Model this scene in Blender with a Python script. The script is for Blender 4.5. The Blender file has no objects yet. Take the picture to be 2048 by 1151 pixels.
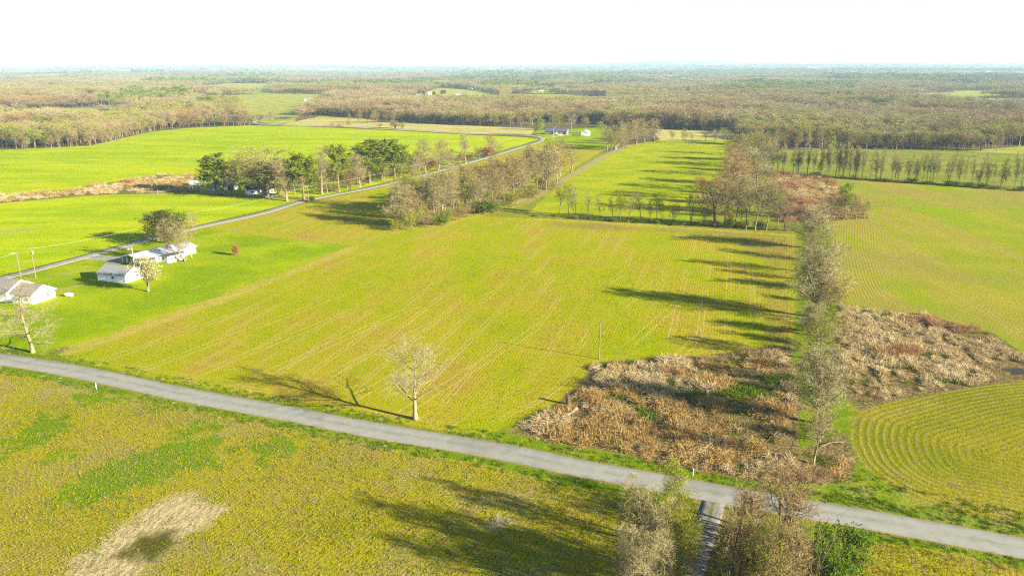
import bpy, bmesh, math, random
import numpy as np
from mathutils import Vector, Matrix

# ------------------------------------------------------------------ camera, sky, sun, exposure
scene = bpy.context.scene
COL = scene.collection
CAM_H, FOC = 66.0, 1500.0                       # metres above ground, focal length in px of a 2048 px wide frame
PITCH = math.atan((575.5 - 132.0) / FOC)
CP, SP = math.cos(PITCH), math.sin(PITCH)
cam_data = bpy.data.cameras.new('camera')
cam_data.sensor_width = 36.0
cam_data.lens = 36.0 * FOC / 2048.0
cam_data.clip_start = 1.0
cam_data.clip_end = 60000.0
cam = bpy.data.objects.new('camera', cam_data)
COL.objects.link(cam)
cam.location = (0, 0, CAM_H)
cam.rotation_euler = (math.pi / 2 - PITCH, 0, 0)
scene.camera = cam

SUN_EL = math.radians(18.5)
SUN_AZ = math.atan2(0.9, -0.44)                 # clockwise from +Y
world = bpy.data.worlds.new('World')
scene.world = world
world.use_nodes = True
wn = world.node_tree
wn.nodes.clear()
sky = wn.nodes.new('ShaderNodeTexSky')
sky.sky_type = 'NISHITA'
sky.sun_disc = False
sky.sun_elevation = SUN_EL
sky.sun_rotation = SUN_AZ
sky.air_density = 1.0
sky.dust_density = 0.25
sky.ozone_density = 2.0
bg = wn.nodes.new('ShaderNodeBackground')
bg.inputs['Strength'].default_value = 0.052
wo = wn.nodes.new('ShaderNodeOutputWorld')
wn.links.new(sky.outputs[0], bg.inputs[0])
wn.links.new(bg.outputs[0], wo.inputs[0])

sun_data = bpy.data.lights.new('sun', 'SUN')
sun_data.energy = 5.0
sun_data.angle = math.radians(0.55)
sun_data.color = (1.0, 0.92, 0.76)
sun = bpy.data.objects.new('sun', sun_data)
COL.objects.link(sun)
sun_dir = Vector((math.sin(SUN_AZ) * math.cos(SUN_EL), math.cos(SUN_AZ) * math.cos(SUN_EL), math.sin(SUN_EL)))
sun.rotation_euler = (-sun_dir).to_track_quat('-Z', 'Y').to_euler()
sun.location = sun_dir * 300

scene.view_settings.view_transform = 'Standard'
scene.view_settings.look = 'None'
scene.view_settings.gamma = 1.0
scene.view_settings.use_curve_mapping = False
scene.view_settings.exposure = 2.35
HAZE_DENSITY = 0.00006
scene.cycles.max_bounces = 4
scene.cycles.diffuse_bounces = 2
scene.cycles.glossy_bounces = 1
scene.cycles.transmission_bounces = 2
scene.cycles.transparent_max_bounces = 4
scene.cycles.volume_bounces = 0
scene.cycles.use_denoising = False
scene.cycles.filter_width = 1.2

random.seed(7)
RNG = np.random.default_rng(7)

# ------------------------------------------------------------------ maths helpers
def ground_xy(px, py):
    """where the sight line through a point of the photograph meets level ground"""
    v = (575.5 - py) / FOC
    k = -CAM_H / (v * CP - SP)
    return np.array([(px - 1024.0) / FOC * k, (CP + v * SP) * k])

def height_to(Y, py_top):
    v = (575.5 - py_top) / FOC
    return CAM_H + Y * (v * CP - SP) / (CP + v * SP)

def metres_per_px(Y):
    return (Y * CP + CAM_H * SP) / FOC

def gpoly(pts):
    return np.array([ground_xy(*p) for p in pts])

def hash2(ix, iy, seed):
    h = (ix.astype(np.int64) * 374761393 + iy.astype(np.int64) * 668265263 + seed * 1442695041) & 0x7fffffff
    h = ((h ^ (h >> 13)) * 1274126177) & 0x7fffffff
    return ((h ^ (h >> 16)) & 0xffff) / 65535.0

def vnoise(x, y, scale, seed=0):
    x = np.asarray(x, float) / scale
    y = np.asarray(y, float) / scale
    ix, iy = np.floor(x), np.floor(y)
    fx, fy = x - ix, y - iy
    fx, fy = fx * fx * (3 - 2 * fx), fy * fy * (3 - 2 * fy)
    a, b = hash2(ix, iy, seed), hash2(ix + 1, iy, seed)
    c, d = hash2(ix, iy + 1, seed), hash2(ix + 1, iy + 1, seed)
    return (a * (1 - fx) + b * fx) * (1 - fy) + (c * (1 - fx) + d * fx) * fy

def sstep(a, b, x):
    t = np.clip((x - a) / (b - a), 0, 1)
    return t * t * (3 - 2 * t)

def terrain(x, y):
    x = np.asarray(x, float); y = np.asarray(y, float)
    d = np.hypot(x, y)
    z = 0.5 * (vnoise(x, y, 95, 1) - 0.5) + 0.2 * (vnoise(x, y, 37, 2) - 0.5)
    # low swell under the bright wheat field
    z = z + 2.2 * np.exp(-(((x + 150) / 170.0) ** 2 + ((y - 640) / 110.0) ** 2))
    far = sstep(900, 3500, d)
    z = z + far * 14 * (vnoise(x, y, 1500, 3) - 0.5)
    z = z + sstep(1100, 1900, d) * 11 * (vnoise(x, y, 430, 7) - 0.5)
    far2 = sstep(3500, 9000, d)
    right = sstep(-2500, 4500, x)
    z = z + sstep(2300, 4200, d) * (24 * (vnoise(x, y, 900, 5) - 0.5) + 16 * (vnoise(x, y, 2100, 8) - 0.4))
    z = z + far2 * ((26 + 62 * right) * vnoise(x, y, 2600, 4) - 14)
    z = z + sstep(8000, 14000, d) * (14 + 62 * vnoise(x, y, 3400, 6) ** 1.5)
    return z

def clearing(x, y):
    """open pastures inside the far woods; positive inside, metres"""
    d = np.hypot(x, y)
    n = 0.65 * vnoise(x, y * 0.8, 330, 71) + 0.35 * vnoise(x, y, 120, 72)
    return np.where(d > 1250, (n - 0.625) * 260, -40.0)

def sdf_poly(x, y, poly, cap=40.0):
    """signed distance in metres, positive inside"""
    out = np.full(x.shape, -float(cap))
    lo, hi = poly.min(0) - cap, poly.max(0) + cap
    m = (x > lo[0]) & (x < hi[0]) & (y > lo[1]) & (y < hi[1])
    if not m.any():
        return out
    px, py = x[m], y[m]
    d2 = np.full(px.shape, 1e12)
    ins = np.zeros(px.shape, bool)
    n = len(poly)
    for i in range(n):
        a, b = poly[i], poly[(i + 1) % n]
        e = b - a
        wx, wy = px - a[0], py - a[1]
        t = np.clip((wx * e[0] + wy * e[1]) / (e @ e + 1e-12), 0, 1)
        d2 = np.minimum(d2, (wx - e[0] * t) ** 2 + (wy - e[1] * t) ** 2)
        c1 = (a[1] > py) != (b[1] > py)
        if abs(e[1]) > 1e-9:
            ins ^= c1 & (px < e[0] * (py - a[1]) / e[1] + a[0])
    d = np.sqrt(d2)
    out[m] = np.clip(np.where(ins, d, -d), -cap, cap)
    return out

def dist_line(x, y, line, cap=60.0):
    d2 = np.full(np.shape(x), float(cap) * cap)
    for i in range(len(line) - 1):
        a, b = line[i], line[i + 1]
        e = b - a
        wx, wy = x - a[0], y - a[1]
        t = np.clip((wx * e[0] + wy * e[1]) / (e @ e + 1e-12), 0, 1)
        d2 = np.minimum(d2, (wx - e[0] * t) ** 2 + (wy - e[1] * t) ** 2)
    return np.sqrt(d2)

def smooth_line(pts, n=6):
    """Catmull-Rom through points"""
    P = [np.asarray(p, float) for p in pts]
    P = [2 * P[0] - P[1]] + P + [2 * P[-1] - P[-2]]
    out = []
    for i in range(1, len(P) - 2):
        for k in range(n):
            t = k / n
            a, b, c, d = P[i - 1], P[i], P[i + 1], P[i + 2]
            out.append(0.5 * (2 * b + (c - a) * t + (2 * a - 5 * b + 4 * c - d) * t * t + (3 * b - a - 3 * c + d) * t ** 3))
    out.append(P[-2])
    return np.array(out)

# ------------------------------------------------------------------ mesh helpers
def mesh_np(name, V, faces, mats=(), fmat=None, smooth=False):
    """faces: list of (n,k) index arrays"""
    me = bpy.data.meshes.new(name)
    V = np.ascontiguousarray(V, np.float32)
    me.vertices.add(len(V))
    me.vertices.foreach_set('co', V.ravel())
    faces = [np.asarray(f, np.int32) for f in faces if len(f)]
    nl = sum(f.size for f in faces)
    npoly = sum(len(f) for f in faces)
    me.loops.add(nl)
    me.loops.foreach_set('vertex_index', np.concatenate([f.ravel() for f in faces]))
    me.polygons.add(npoly)
    tot = np.concatenate([np.full(len(f), f.shape[1], np.int32) for f in faces])
    start = np.concatenate([[0], np.cumsum(tot)[:-1]]).astype(np.int32)
    me.polygons.foreach_set('loop_start', start)
    me.polygons.foreach_set('loop_total', tot)
    if fmat is not None:
        me.polygons.foreach_set('material_index', np.asarray(fmat, np.int32))
    if smooth:
        me.polygons.foreach_set('use_smooth', np.ones(npoly, bool))
    for m in mats:
        me.materials.append(m)
    me.update(calc_edges=True)
    return me

def new_obj(name, me, parent=None, loc=None):
    o = bpy.data.objects.new(name, me)
    COL.objects.link(o)
    if parent is not None:
        o.parent = parent
    if loc is not None:
        o.location = loc
    return o

def tag(o, label=None, cat=None, group=None, kind=None):
    if label: o['label'] = label
    if cat: o['category'] = cat
    if group: o['group'] = group
    if kind: o['kind'] = kind
    return o

def thing(name, label, cat, loc=(0, 0, 0), rz=0.0, group=None):
    o = bpy.data.objects.new(name, None)
    o.empty_display_size = 0.3
    COL.objects.link(o)
    o.location = loc
    o.rotation_euler = (0, 0, rz)
    return tag(o, label, cat, group)

class MB:
    """collects boxes, prisms and tubes into one mesh"""
    def __init__(self):
        self.v, self.f = [], []
    def add(self, verts, faces):
        k = len(self.v)
        self.v += [tuple(p) for p in verts]
        self.f += [tuple(i + k for i in f) for f in faces]
        return self
    def box(self, x0, x1, y0, y1, z0, z1):
        v = [(x, y, z) for z in (z0, z1) for y in (y0, y1) for x in (x0, x1)]
        return self.add(v, [(0, 2, 3, 1), (4, 5, 7, 6), (0, 1, 5, 4), (2, 6, 7, 3), (0, 4, 6, 2), (1, 3, 7, 5)])
    def quad(self, a, b, c, d):
        return self.add([a, b, c, d], [(0, 1, 2, 3)])
    def hexa(self, p):
        return self.add(p, [(0, 3, 2, 1), (4, 5, 6, 7), (0, 1, 5, 4), (1, 2, 6, 5), (2, 3, 7, 6), (3, 0, 4, 7)])
    def tube(self, pts, rad, k=8, cap=True):
        pts = [Vector(p) for p in pts]
        n = len(pts)
        if not hasattr(rad, '__len__'):
            rad = [rad] * n
        v, f = [], []
        for i, p in enumerate(pts):
            t = (pts[min(i + 1, n - 1)] - pts[max(i - 1, 0)]).normalized()
            r = Vector((0, 0, 1)) if abs(t.z) < 0.9 else Vector((1, 0, 0))
            e1 = t.cross(r).normalized(); e2 = t.cross(e1)
            for j in range(k):
                a = 2 * math.pi * j / k
                v.append(p + rad[i] * (math.cos(a) * e1 + math.sin(a) * e2))
        for i in range(n - 1):
            for j in range(k):
                f.append((i * k + j, i * k + (j + 1) % k, (i + 1) * k + (j + 1) % k, (i + 1) * k + j))
        if cap:
            f.append(tuple(range(k)))
            f.append(tuple((n - 1) * k + j for j in range(k - 1, -1, -1)))
        return self.add(v, f)
    def mesh(self, name, mat):
        me = bpy.data.meshes.new(name)
        me.from_pydata(self.v, [], self.f)
        bm = bmesh.new(); bm.from_mesh(me)
        bmesh.ops.recalc_face_normals(bm, faces=bm.faces)
        bm.to_mesh(me); bm.free()
        me.materials.append(mat)
        return me
    def build(self, name, mat, parent=None, loc=None):
        return new_obj(name, self.mesh(name, mat), parent, loc)

def mb():
    return MB()

# ------------------------------------------------------------------ node helpers
class NT:
    def __init__(self, name):
        self.mat = bpy.data.materials.new(name)
        self.mat.use_nodes = True
        self.t = self.mat.node_tree
        self.t.nodes.clear()
        self.out = self.t.nodes.new('ShaderNodeOutputMaterial')
        self._geo = None
    def n(self, kind, **kw):
        nd = self.t.nodes.new(kind)
        for k, v in kw.items():
            setattr(nd, k, v)
        return nd
    def put(self, sock, val):
        if isinstance(val, bpy.types.NodeSocket):
            self.t.links.new(val, sock)
        elif val is not None:
            if sock.type == 'RGBA' and len(val) == 3:
                val = (*val, 1.0)
            sock.default_value = val
    def pos(self):
        if self._geo is None:
            self._geo = self.n('ShaderNodeNewGeometry')
        return self._geo.outputs['Position']
    def attr(self, name, kind='GEOMETRY', out='Fac'):
        a = self.n('ShaderNodeAttribute', attribute_name=name, attribute_type=kind)
        return a.outputs[out]
    def math(self, op, a, b=None, c=None, clamp=False):
        m = self.n('ShaderNodeMath', operation=op, use_clamp=clamp)
        self.put(m.inputs[0], a)
        if b is not None: self.put(m.inputs[1], b)
        if c is not None: self.put(m.inputs[2], c)
        return m.outputs[0]
    def noise(self, scale, detail=3.0, rough=0.55, vec=None, distort=0.0):
        m = self.n('ShaderNodeTexNoise')
        self.put(m.inputs['Vector'], vec if vec is not None else self.pos())
        m.inputs['Scale'].default_value = scale
        m.inputs['Detail'].default_value = detail
        m.inputs['Roughness'].default_value = rough
        m.inputs['Distortion'].default_value = distort
        return m.outputs[0]
    def mapping(self, scale=(1, 1, 1), rot=(0, 0, 0), vec=None):
        m = self.n('ShaderNodeMapping')
        self.put(m.inputs['Vector'], vec if vec is not None else self.pos())
        m.inputs['Scale'].default_value = scale
        m.inputs['Rotation'].default_value = rot
        return m.outputs[0]
    def step(self, x, a, b, lo=0.0, hi=1.0):
        m = self.n('ShaderNodeMapRange', interpolation_type='SMOOTHSTEP')
        self.put(m.inputs[0], x)
        self.put(m.inputs[1], a); self.put(m.inputs[2], b)
        self.put(m.inputs[3], lo); self.put(m.inputs[4], hi)
        return m.outputs[0]
    def mix(self, f, a, b, blend='MIX'):
        m = self.n('ShaderNodeMix', data_type='RGBA', blend_type=blend)
        self.put(m.inputs[0], f); self.put(m.inputs[6], a); self.put(m.inputs[7], b)
        return m.outputs[2]
    def mul(self, col, f):
        """scale a colour by a scalar"""
        m = self.n('ShaderNodeVectorMath', operation='SCALE')
        self.put(m.inputs[0], col); self.put(m.inputs['Scale'], f)
        return m.outputs[0]
    def random(self):
        return self.n('ShaderNodeObjectInfo').outputs['Random']
    def finish(self, col, rough=0.9, bump=None, bstr=0.4, bdist=0.1, spec=0.15, trans=0.0, metal=0.0):
        b = self.n('ShaderNodeBsdfPrincipled')
        self.put(b.inputs['Base Color'], col)
        self.put(b.inputs['Roughness'], rough)
        b.inputs['Specular IOR Level'].default_value = spec
        b.inputs['Metallic'].default_value = metal
        if bump is not None:
            bn = self.n('ShaderNodeBump')
            bn.inputs['Strength'].default_value = bstr
            bn.inputs['Distance'].default_value = bdist
            self.put(bn.inputs['Height'], bump)
            self.t.links.new(bn.outputs[0], b.inputs['Normal'])
        sh = b.outputs[0]
        if trans > 0:
            tr = self.n('ShaderNodeBsdfTranslucent')
            self.put(tr.inputs[0], col)
            mx = self.n('ShaderNodeMixShader')
            mx.inputs[0].default_value = trans
            self.t.links.new(sh, mx.inputs[1]); self.t.links.new(tr.outputs[0], mx.inputs[2])
            sh = mx.outputs[0]
        self.t.links.new(sh, self.out.inputs[0])
        return self.mat

def mat_plain(name, a, b, scale=2.0, rough=0.85, spec=0.2, bstr=0.0, metal=0.0):
    t = NT(name)
    n = t.noise(scale, 4, 0.6)
    c = t.mix(t.step(n, 0.3, 0.7), a, b)
    return t.finish(c, rough, n if bstr else None, bstr, 0.05, spec, metal=metal)

def mat_twig(name, a, b, c=None, trans=0.0, spec=0.1, scale=0.9):
    """bark, twigs and leaves: each tree gets its own tint, with clumps inside it"""
    t = NT(name)
    r = t.random()
    col = t.mix(t.step(r, 0.0, 1.0), a, b)
    n = t.noise(scale, 2, 0.5)
    col = t.mul(col, t.step(n, 0.2, 0.8, 0.7, 1.3))
    if c is not None:
        n2 = t.noise(scale * 0.5, 2, 0.5)
        col = t.mix(t.step(n2, 0.52, 0.66), col, c)
    return t.finish(col, 0.9, spec=spec, trans=trans)

# ------------------------------------------------------------------ layout, outlines on the ground
ROAD1 = smooth_line([ground_xy(*p) for p in [(-700, 632), (-300, 680), (-120, 702), (0, 718.5), (118, 737), (235, 760), (353, 785), (470, 807.5),
        (600, 831), (700, 851), (818, 871.5), (936, 891), (1054, 913), (1150, 934), (1290, 959), (1467, 992), (1626, 1019), (1800, 1048), (2048, 1093), (2300, 1140), (2700, 1220)]], 5)
ROAD2 = smooth_line([ground_xy(*p) for p in [(-500, 650), (-250, 608), (0, 557), (150, 519), (303, 478), (403, 453), (520, 427), (612, 399.5), (761, 371), (883, 340.5),
        (989, 313), (1046, 295.5), (1076, 286), (1084, 280), (1080, 276), (1060, 272.5), (1000, 269.5), (940, 267), (818, 259), (680, 252), (560, 250), (514, 247), (511, 242), (547, 234), (572, 229), (580, 222), (640, 214)]], 6)
DRIVE_BRICK = smooth_line([ground_xy(*p) for p in [(1084, 277), (1105, 274.5), (1122, 271.5), (1136, 270)]], 5)
DRIVE_RANCH = smooth_line([ground_xy(*p) for p in [(178, 514), (205, 515.5), (228, 520), (248, 527)]], 6)
DRIVE_NEAR = smooth_line([ground_xy(*p) for p in [(1432, 985), (1420, 1030), (1400, 1085), (1378, 1150), (1345, 1240), (1290, 1380)]], 6)

POLY = {}
POLY['main'] = gpoly([(112, 713), (150, 697), (300, 641), (450, 588), (600, 531), (700, 492), (560, 478), (405, 456), (520, 431), (612, 404), (761, 375), (883, 345), (989, 317),
        (1050, 298), (1090, 284), (1205, 303), (1150, 335), (1095, 372), (1040, 405), (960, 431), (1100, 436), (1300, 447), (1450, 459), (1590, 469), (1592, 560), (1590, 640), (1580, 688), (1400, 713), (1250, 722),
        (1190, 724), (1150, 775), (1112, 805), (1040, 840), (985, 866), (900, 866), (800, 845), (600, 808), (400, 772), (235, 740)])
POLY['lawn'] = gpoly([(-300, 690), (-300, 625), (0, 562), (150, 524), (303, 482), (405, 456), (560, 478), (700, 492), (600, 531), (450, 588), (300, 641), (150, 697), (112, 715), (0, 700)])
POLY['lawn_brick'] = gpoly([(1092, 284), (1090, 276), (1060, 266), (1080, 260), (1200, 256), (1235, 262), (1240, 290), (1205, 303)])
POLY['wheat'] = gpoly([(-400, 312), (0, 300), (180, 292), (230, 280), (300, 264), (370, 256), (500, 251), (600, 253), (820, 263), (940, 271), (1050, 276), (1078, 280), (1040, 293), (980, 311), (880, 336), (760, 367), (640, 393),
        (560, 392), (400, 385), (385, 376), (390, 352), (300, 350), (200, 374), (0, 389), (-400, 405)])
POLY['wheat_low'] = gpoly([(-400, 440), (0, 406), (200, 390), (380, 385), (540, 398), (606, 400), (400, 449), (300, 473), (150, 514), (0, 551), (-400, 632)])
POLY['north'] = gpoly([(1050, 432), (1090, 395), (1130, 358), (1200, 322), (1262, 290), (1320, 280), (1470, 280), (1480, 300), (1460, 335), (1420, 390), (1400, 452), (1250, 443), (1100, 434)])
POLY['right'] = gpoly([(1650, 352), (1760, 357), (2048, 382), (2400, 410), (2400, 800), (2048, 712), (1990, 668), (1850, 628), (1690, 606), (1668, 560), (1658, 490), (1665, 442), (1735, 438)])
POLY['back'] = gpoly([(1545, 300), (1700, 298), (2048, 304), (2400, 312), (2400, 400), (2048, 373), (1760, 352), (1560, 340)])
POLY['oval'] = gpoly([(1702, 880), (1704, 845), (1725, 818), (1800, 797), (1900, 773), (2048, 757), (2300, 765), (2400, 900), (2400, 1120), (2048, 1045), (1900, 1018), (1790, 975), (1725, 925)])
POLY['oval'] = smooth_line(np.concatenate([POLY['oval'], POLY['oval'][:1]]), 5)[:-1]
POLY['stub'] = gpoly([(-900, 690), (-300, 710), (0, 742), (235, 788), (470, 836), (700, 880), (936, 924), (1150, 966), (1300, 998), (1415, 1022), (1370, 1160), (1320, 1300), (1200, 1700), (-900, 1700)])
POLY['stub_right'] = gpoly([(1690, 1075), (1800, 1085), (2048, 1130), (2500, 1215), (2500, 1500), (1500, 1500), (1640, 1150)])
POLY['tan_far'] = gpoly([(560, 251), (620, 236), (720, 238), (830, 247), (1070, 257), (1062, 271), (940, 269), (820, 261), (680, 254)])
POLY['tan_gap'] = gpoly([(1300, 258), (1470, 264), (1470, 281), (1320, 280)])
SEDGE = {}
SEDGE['center'] = gpoly([(1190, 724), (1255, 718), (1400, 710), (1582, 686), (1598, 800), (1598, 900), (1650, 965), (1560, 966), (1400, 942), (1250, 908), (1110, 882), (1020, 866), (1060, 842), (1116, 804), (1152, 772)])
SEDGE['right'] = gpoly([(1676, 610), (1850, 627), (1985, 664), (2048, 705), (2250, 760), (2150, 765), (2048, 757), (1960, 770), (1800, 797), (1720, 820), (1690, 790), (1668, 740)])
SEDGE['mid'] = gpoly([(1545, 348), (1650, 352), (1705, 392), (1738, 436), (1650, 443), (1560, 445), (1530, 405)])
SEDGE['strip'] = gpoly([(-200, 402), (0, 389), (150, 378), (250, 360), (330, 349), (392, 352), (400, 384), (300, 386), (150, 391), (0, 407), (-200, 425)])
SEDGE['hedge_edge'] = gpoly([(1600, 900), (1690, 860), (1715, 915), (1700, 965), (1640, 962)])
FARF = [gpoly(p) for p in (
    [(395, 173), (470, 167), (535, 171), (540, 187), (420, 185)],
    [(430, 192), (520, 187), (665, 189), (655, 204), (610, 213), (598, 228), (588, 247), (540, 249), (505, 240), (475, 216)],
    [(795, 208), (830, 190), (880, 175), (960, 179), (1005, 187), (1000, 208)],
    [(1005, 200), (1024, 184), (1130, 185), (1215, 191), (1215, 206), (1100, 210)],
    [(1060, 182), (1070, 173), (1110, 173), (1110, 184)],
    [(640, 186), (700, 183), (760, 187), (700, 194)],
    [(1930, 302), (2048, 292), (2300, 296), (2300, 310), (2048, 308)],
    [(700, 248), (620, 238), (640, 231), (760, 238), (840, 250)],
    [(0, 236), (160, 228), (260, 232), (250, 240), (100, 246), (0, 250)],
    [(1240, 165), (1300, 163), (1330, 167), (1280, 170)],
    [(1790, 179), (1830, 174), (1860, 178), (1830, 183)])]

# ------------------------------------------------------------------ ground material
def ground_material():
    t = NT('ground_cover')
    P = t.pos()
    sep = t.n('ShaderNodeSeparateXYZ'); t.put(sep.inputs[0], P)
    X, Y = sep.outputs[0], sep.outputs[1]
    nf = t.noise(2.2, 4, 0.65)            # half-metre
    nm = t.noise(0.35, 4, 0.6)            # few metres
    nl = t.noise(0.045, 4, 0.6)           # tens of metres
    nx = t.noise(0.012, 3, 0.55)          # a field's width
    fine = t.noise(7.0, 3, 0.7)
    nw = t.noise(0.12, 1, 0.4)            # slow wander of the drills
    edge = t.math('ADD', t.math('MULTIPLY', t.math('SUBTRACT', nf, 0.5), 1.6), t.math('MULTIPLY', t.math('SUBTRACT', nm, 0.5), 3.0))
    def mask(name, soft=0.5, wob=1.0, shift=0.0):
        a = t.attr(name)
        return t.step(t.math('ADD', t.math('MULTIPLY_ADD', edge, wob, a), shift), -soft, soft)
    def rows(theta, spacing, wob):
        u = t.math('ADD', t.math('MULTIPLY', X, math.cos(theta)), t.math('MULTIPLY', Y, -math.sin(theta)))
        u = t.math('MULTIPLY_ADD', nw, wob, u)
        return u, t.math('MULTIPLY_ADD', t.math('SINE', t.math('MULTIPLY', u, 2 * math.pi / spacing)), 0.5, 0.5)
    def contour(attr, spacing, wob):
        u = t.math('MULTIPLY_ADD', nw, wob, t.attr(attr))
        return t.math('MULTIPLY_ADD', t.math('SINE', t.math('MULTIPLY', u, 2 * math.pi / spacing)), 0.5, 0.5)
    def tracks(u, gap, w):
        """pairs of wheel tracks every gap metres"""
        f = t.math('FRACT', t.math('DIVIDE', u, gap))
        d1 = t.math('ABSOLUTE', t.math('SUBTRACT', f, 0.5))
        return t.step(t.math('ABSOLUTE', t.math('SUBTRACT', d1, 0.085)), 0.0, w / gap, 1.0, 0.0)
    # woodland floor and rough ground
    col = t.mix(t.step(nm, 0.35, 0.65), (0.075, 0.055, 0.028), (0.085, 0.075, 0.02))
    col = t.mix(t.step(nl, 0.45, 0.62), col, (0.11, 0.085, 0.04))
    rough = t.mix(t.step(nm, 0.35, 0.65), (0.11, 0.135, 0.005), (0.17, 0.165, 0.02))
    col = t.mix(t.step(Y, 585.0, 620.0, 1.0, 0.0), col, rough)
    # green verges and lawns
    green = t.mix(t.step(nf, 0.3, 0.7), (0.060, 0.105, 0.003), (0.115, 0.165, 0.004))
    green = t.mix(t.step(nm, 0.42, 0.7), green, (0.150, 0.175, 0.006))
    green = t.mix(t.math('MULTIPLY', t.step(nl, 0.54, 0.7), 0.6), green, (0.21, 0.18, 0.04))
    col = t.mix(mask('m_verge', 0.5, 0.5), col, green)
    lawn = t.mix(t.step(nl, 0.38, 0.66), (0.120, 0.180, 0.0), (0.195, 0.235, 0.001))
    lawn = t.mix(t.math('MULTIPLY', t.step(nm, 0.45, 0.72), 0.5), lawn, (0.20, 0.215, 0.006))
    lawn = t.mul(lawn, t.step(nf, 0.2, 0.8, 0.82, 1.18))
    col = t.mix(mask('m_lawn', 0.8, 0.35), col, lawn)
    # bright young wheat
    swath = t.noise(1.0, 3, 0.6, t.mapping((0.012, 0.05, 1.0), (0, 0, math.radians(12))))
    wheat = t.mix(t.step(swath, 0.36, 0.64), (0.185, 0.250, 0.0), (0.265, 0.300, 0.001))
    wheat = t.mix(t.math('MULTIPLY', t.step(nl, 0.5, 0.72), 0.75), wheat, (0.29, 0.30, 0.006))
    wheat = t.mix(t.math('MULTIPLY', t.step(nx, 0.58, 0.72), 0.5), wheat, (0.28, 0.27, 0.03))
    wstr = t.noise(1.0, 4, 0.65, t.mapping((0.02, 0.16, 1.0), (0, 0, math.radians(10))))
    wheat = t.mix(t.step(wstr, 0.5, 0.7, 0.0, 0.55), wheat, (0.150, 0.225, 0.0))
    wheat = t.mix(t.step(wstr, 0.28, 0.40, 0.6, 0.0), wheat, (0.32, 0.30, 0.03))
    wheat = t.mul(wheat, t.step(nf, 0.25, 0.75, 0.84, 1.12))
    col = t.mix(mask('m_wheat', 0.7, 0.5), col, wheat)
    # the big drilled field
    u, rw = rows(math.radians(16), 0.76, 0.5)
    cont = contour('m_main', 0.9, 0.25)
    head = t.step(t.math('MULTIPLY_ADD', nm, 6.0, t.attr('m_main')), 11.0, 16.0, 1.0, 0.0)
    rr = t.n('ShaderNodeMix'); t.put(rr.inputs[0], head); t.put(rr.inputs[2], rw); t.put(rr.inputs[3], cont)
    rw = rr.outputs[0]
    along = t.noise(0.05, 3, 0.6, t.mapping((1, 0.12, 1), (0, 0, math.radians(16))))     # streaks that follow the drills
    trk = t.math('MULTIPLY', tracks(u, 6.9, 0.38), t.step(along, 0.43, 0.57))
    trk = t.math('MULTIPLY', trk, t.math('SUBTRACT', 1.0, head))
    u2, _r = rows(math.radians(29), 0.76, 0.5)
    trk2 = t.math('MULTIPLY', tracks(u2, 13.0, 0.45), t.step(t.noise(0.021, 2, 0.5, t.mapping((1, 0.35, 1), (0, 0, math.radians(29)))), 0.47, 0.58))
    trk3 = t.math('MULTIPLY', tracks(t.math('MULTIPLY_ADD', nw, 1.2, t.attr('m_main')), 7.5, 0.30), t.math('MULTIPLY', head, t.step(nl, 0.4, 0.55)))
    trk = t.math('MAXIMUM', trk, t.math('MAXIMUM', trk2, trk3))
    field = t.mix(t.step(t.math('ADD', t.math('MULTIPLY', nl, 0.5), t.math('MULTIPLY', along, 0.5)), 0.38, 0.62), (0.158, 0.188, 0.0), (0.235, 0.220, 0.001))
    field = t.mix(t.math('MULTIPLY', t.step(nm, 0.35, 0.75), 0.5), field, (0.225, 0.235, 0.001))
    bare = t.math('MULTIPLY', t.step(t.math('MULTIPLY_ADD', nm, 0.35, nl), 0.62, 0.84), 0.65)
    field = t.mix(t.math('MULTIPLY', bare, t.step(along, 0.4, 0.6, 0.35, 1.0)), field, (0.21, 0.135, 0.025))
    field = t.mix(t.math('MULTIPLY', t.step(rw, 0.45, 0.95), t.step(t.math('MULTIPLY_ADD', nm, 0.4, along), 0.58, 0.84, 0.05, 0.8)), field, (0.215, 0.140, 0.028))
    field = t.mix(t.math('MULTIPLY', trk, 0.72), field, (0.29, 0.225, 0.065))
    field = t.mul(field, t.step(fine, 0.3, 0.7, 0.68, 1.28))
    field = t.mul(field, t.step(nf, 0.2, 0.8, 0.82, 1.16))
    soil = t.mix(t.step(nf, 0.35, 0.65), (0.125, 0.080, 0.026), (0.185, 0.125, 0.040))
    field = t.mix(t.math('MULTIPLY', t.step(t.math('MULTIPLY_ADD', t.math('SUBTRACT', along, 0.5), 26.0, t.math('MULTIPLY_ADD', edge, 1.5, t.attr('m_soil'))), -4.0, 7.0), t.step(nm, 0.3, 0.65, 0.35, 0.85)), field, soil)
    col = t.mix(mask('m_main', 0.8, 0.8), col, field)
    # mown stubble along the field's edge by the lawn
    col = t.mix(t.math('MULTIPLY', mask('m_edge', 1.2, 1.0), t.step(nm, 0.35, 0.65, 0.15, 0.75)), col, (0.28, 0.215, 0.05))
    # north field
    un, rn = rows(math.radians(20), 1.2, 0.5)
    nfld = t.mix(t.step(nl, 0.35, 0.65), (0.155, 0.205, 0.0), (0.235, 0.245, 0.002))
    nfld = t.mix(t.math('MULTIPLY', t.step(rn, 0.5, 1.0), 0.25), nfld, (0.23, 0.185, 0.02))
    nfld = t.mul(nfld, t.step(nf, 0.2, 0.8, 0.85, 1.12))
    col = t.mix(mask('m_north', 0.8, 0.7), col, nfld)
    # right-hand fields, green drills on bare soil
    ur, rr2 = rows(math.radians(5), 1.05, 0.5)
    contr = contour('m_right', 1.0, 0.2)
    headr = t.step(t.math('MULTIPLY_ADD', nm, 8.0, t.attr('m_right')), 18.0, 26.0, 1.0, 0.0)
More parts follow.
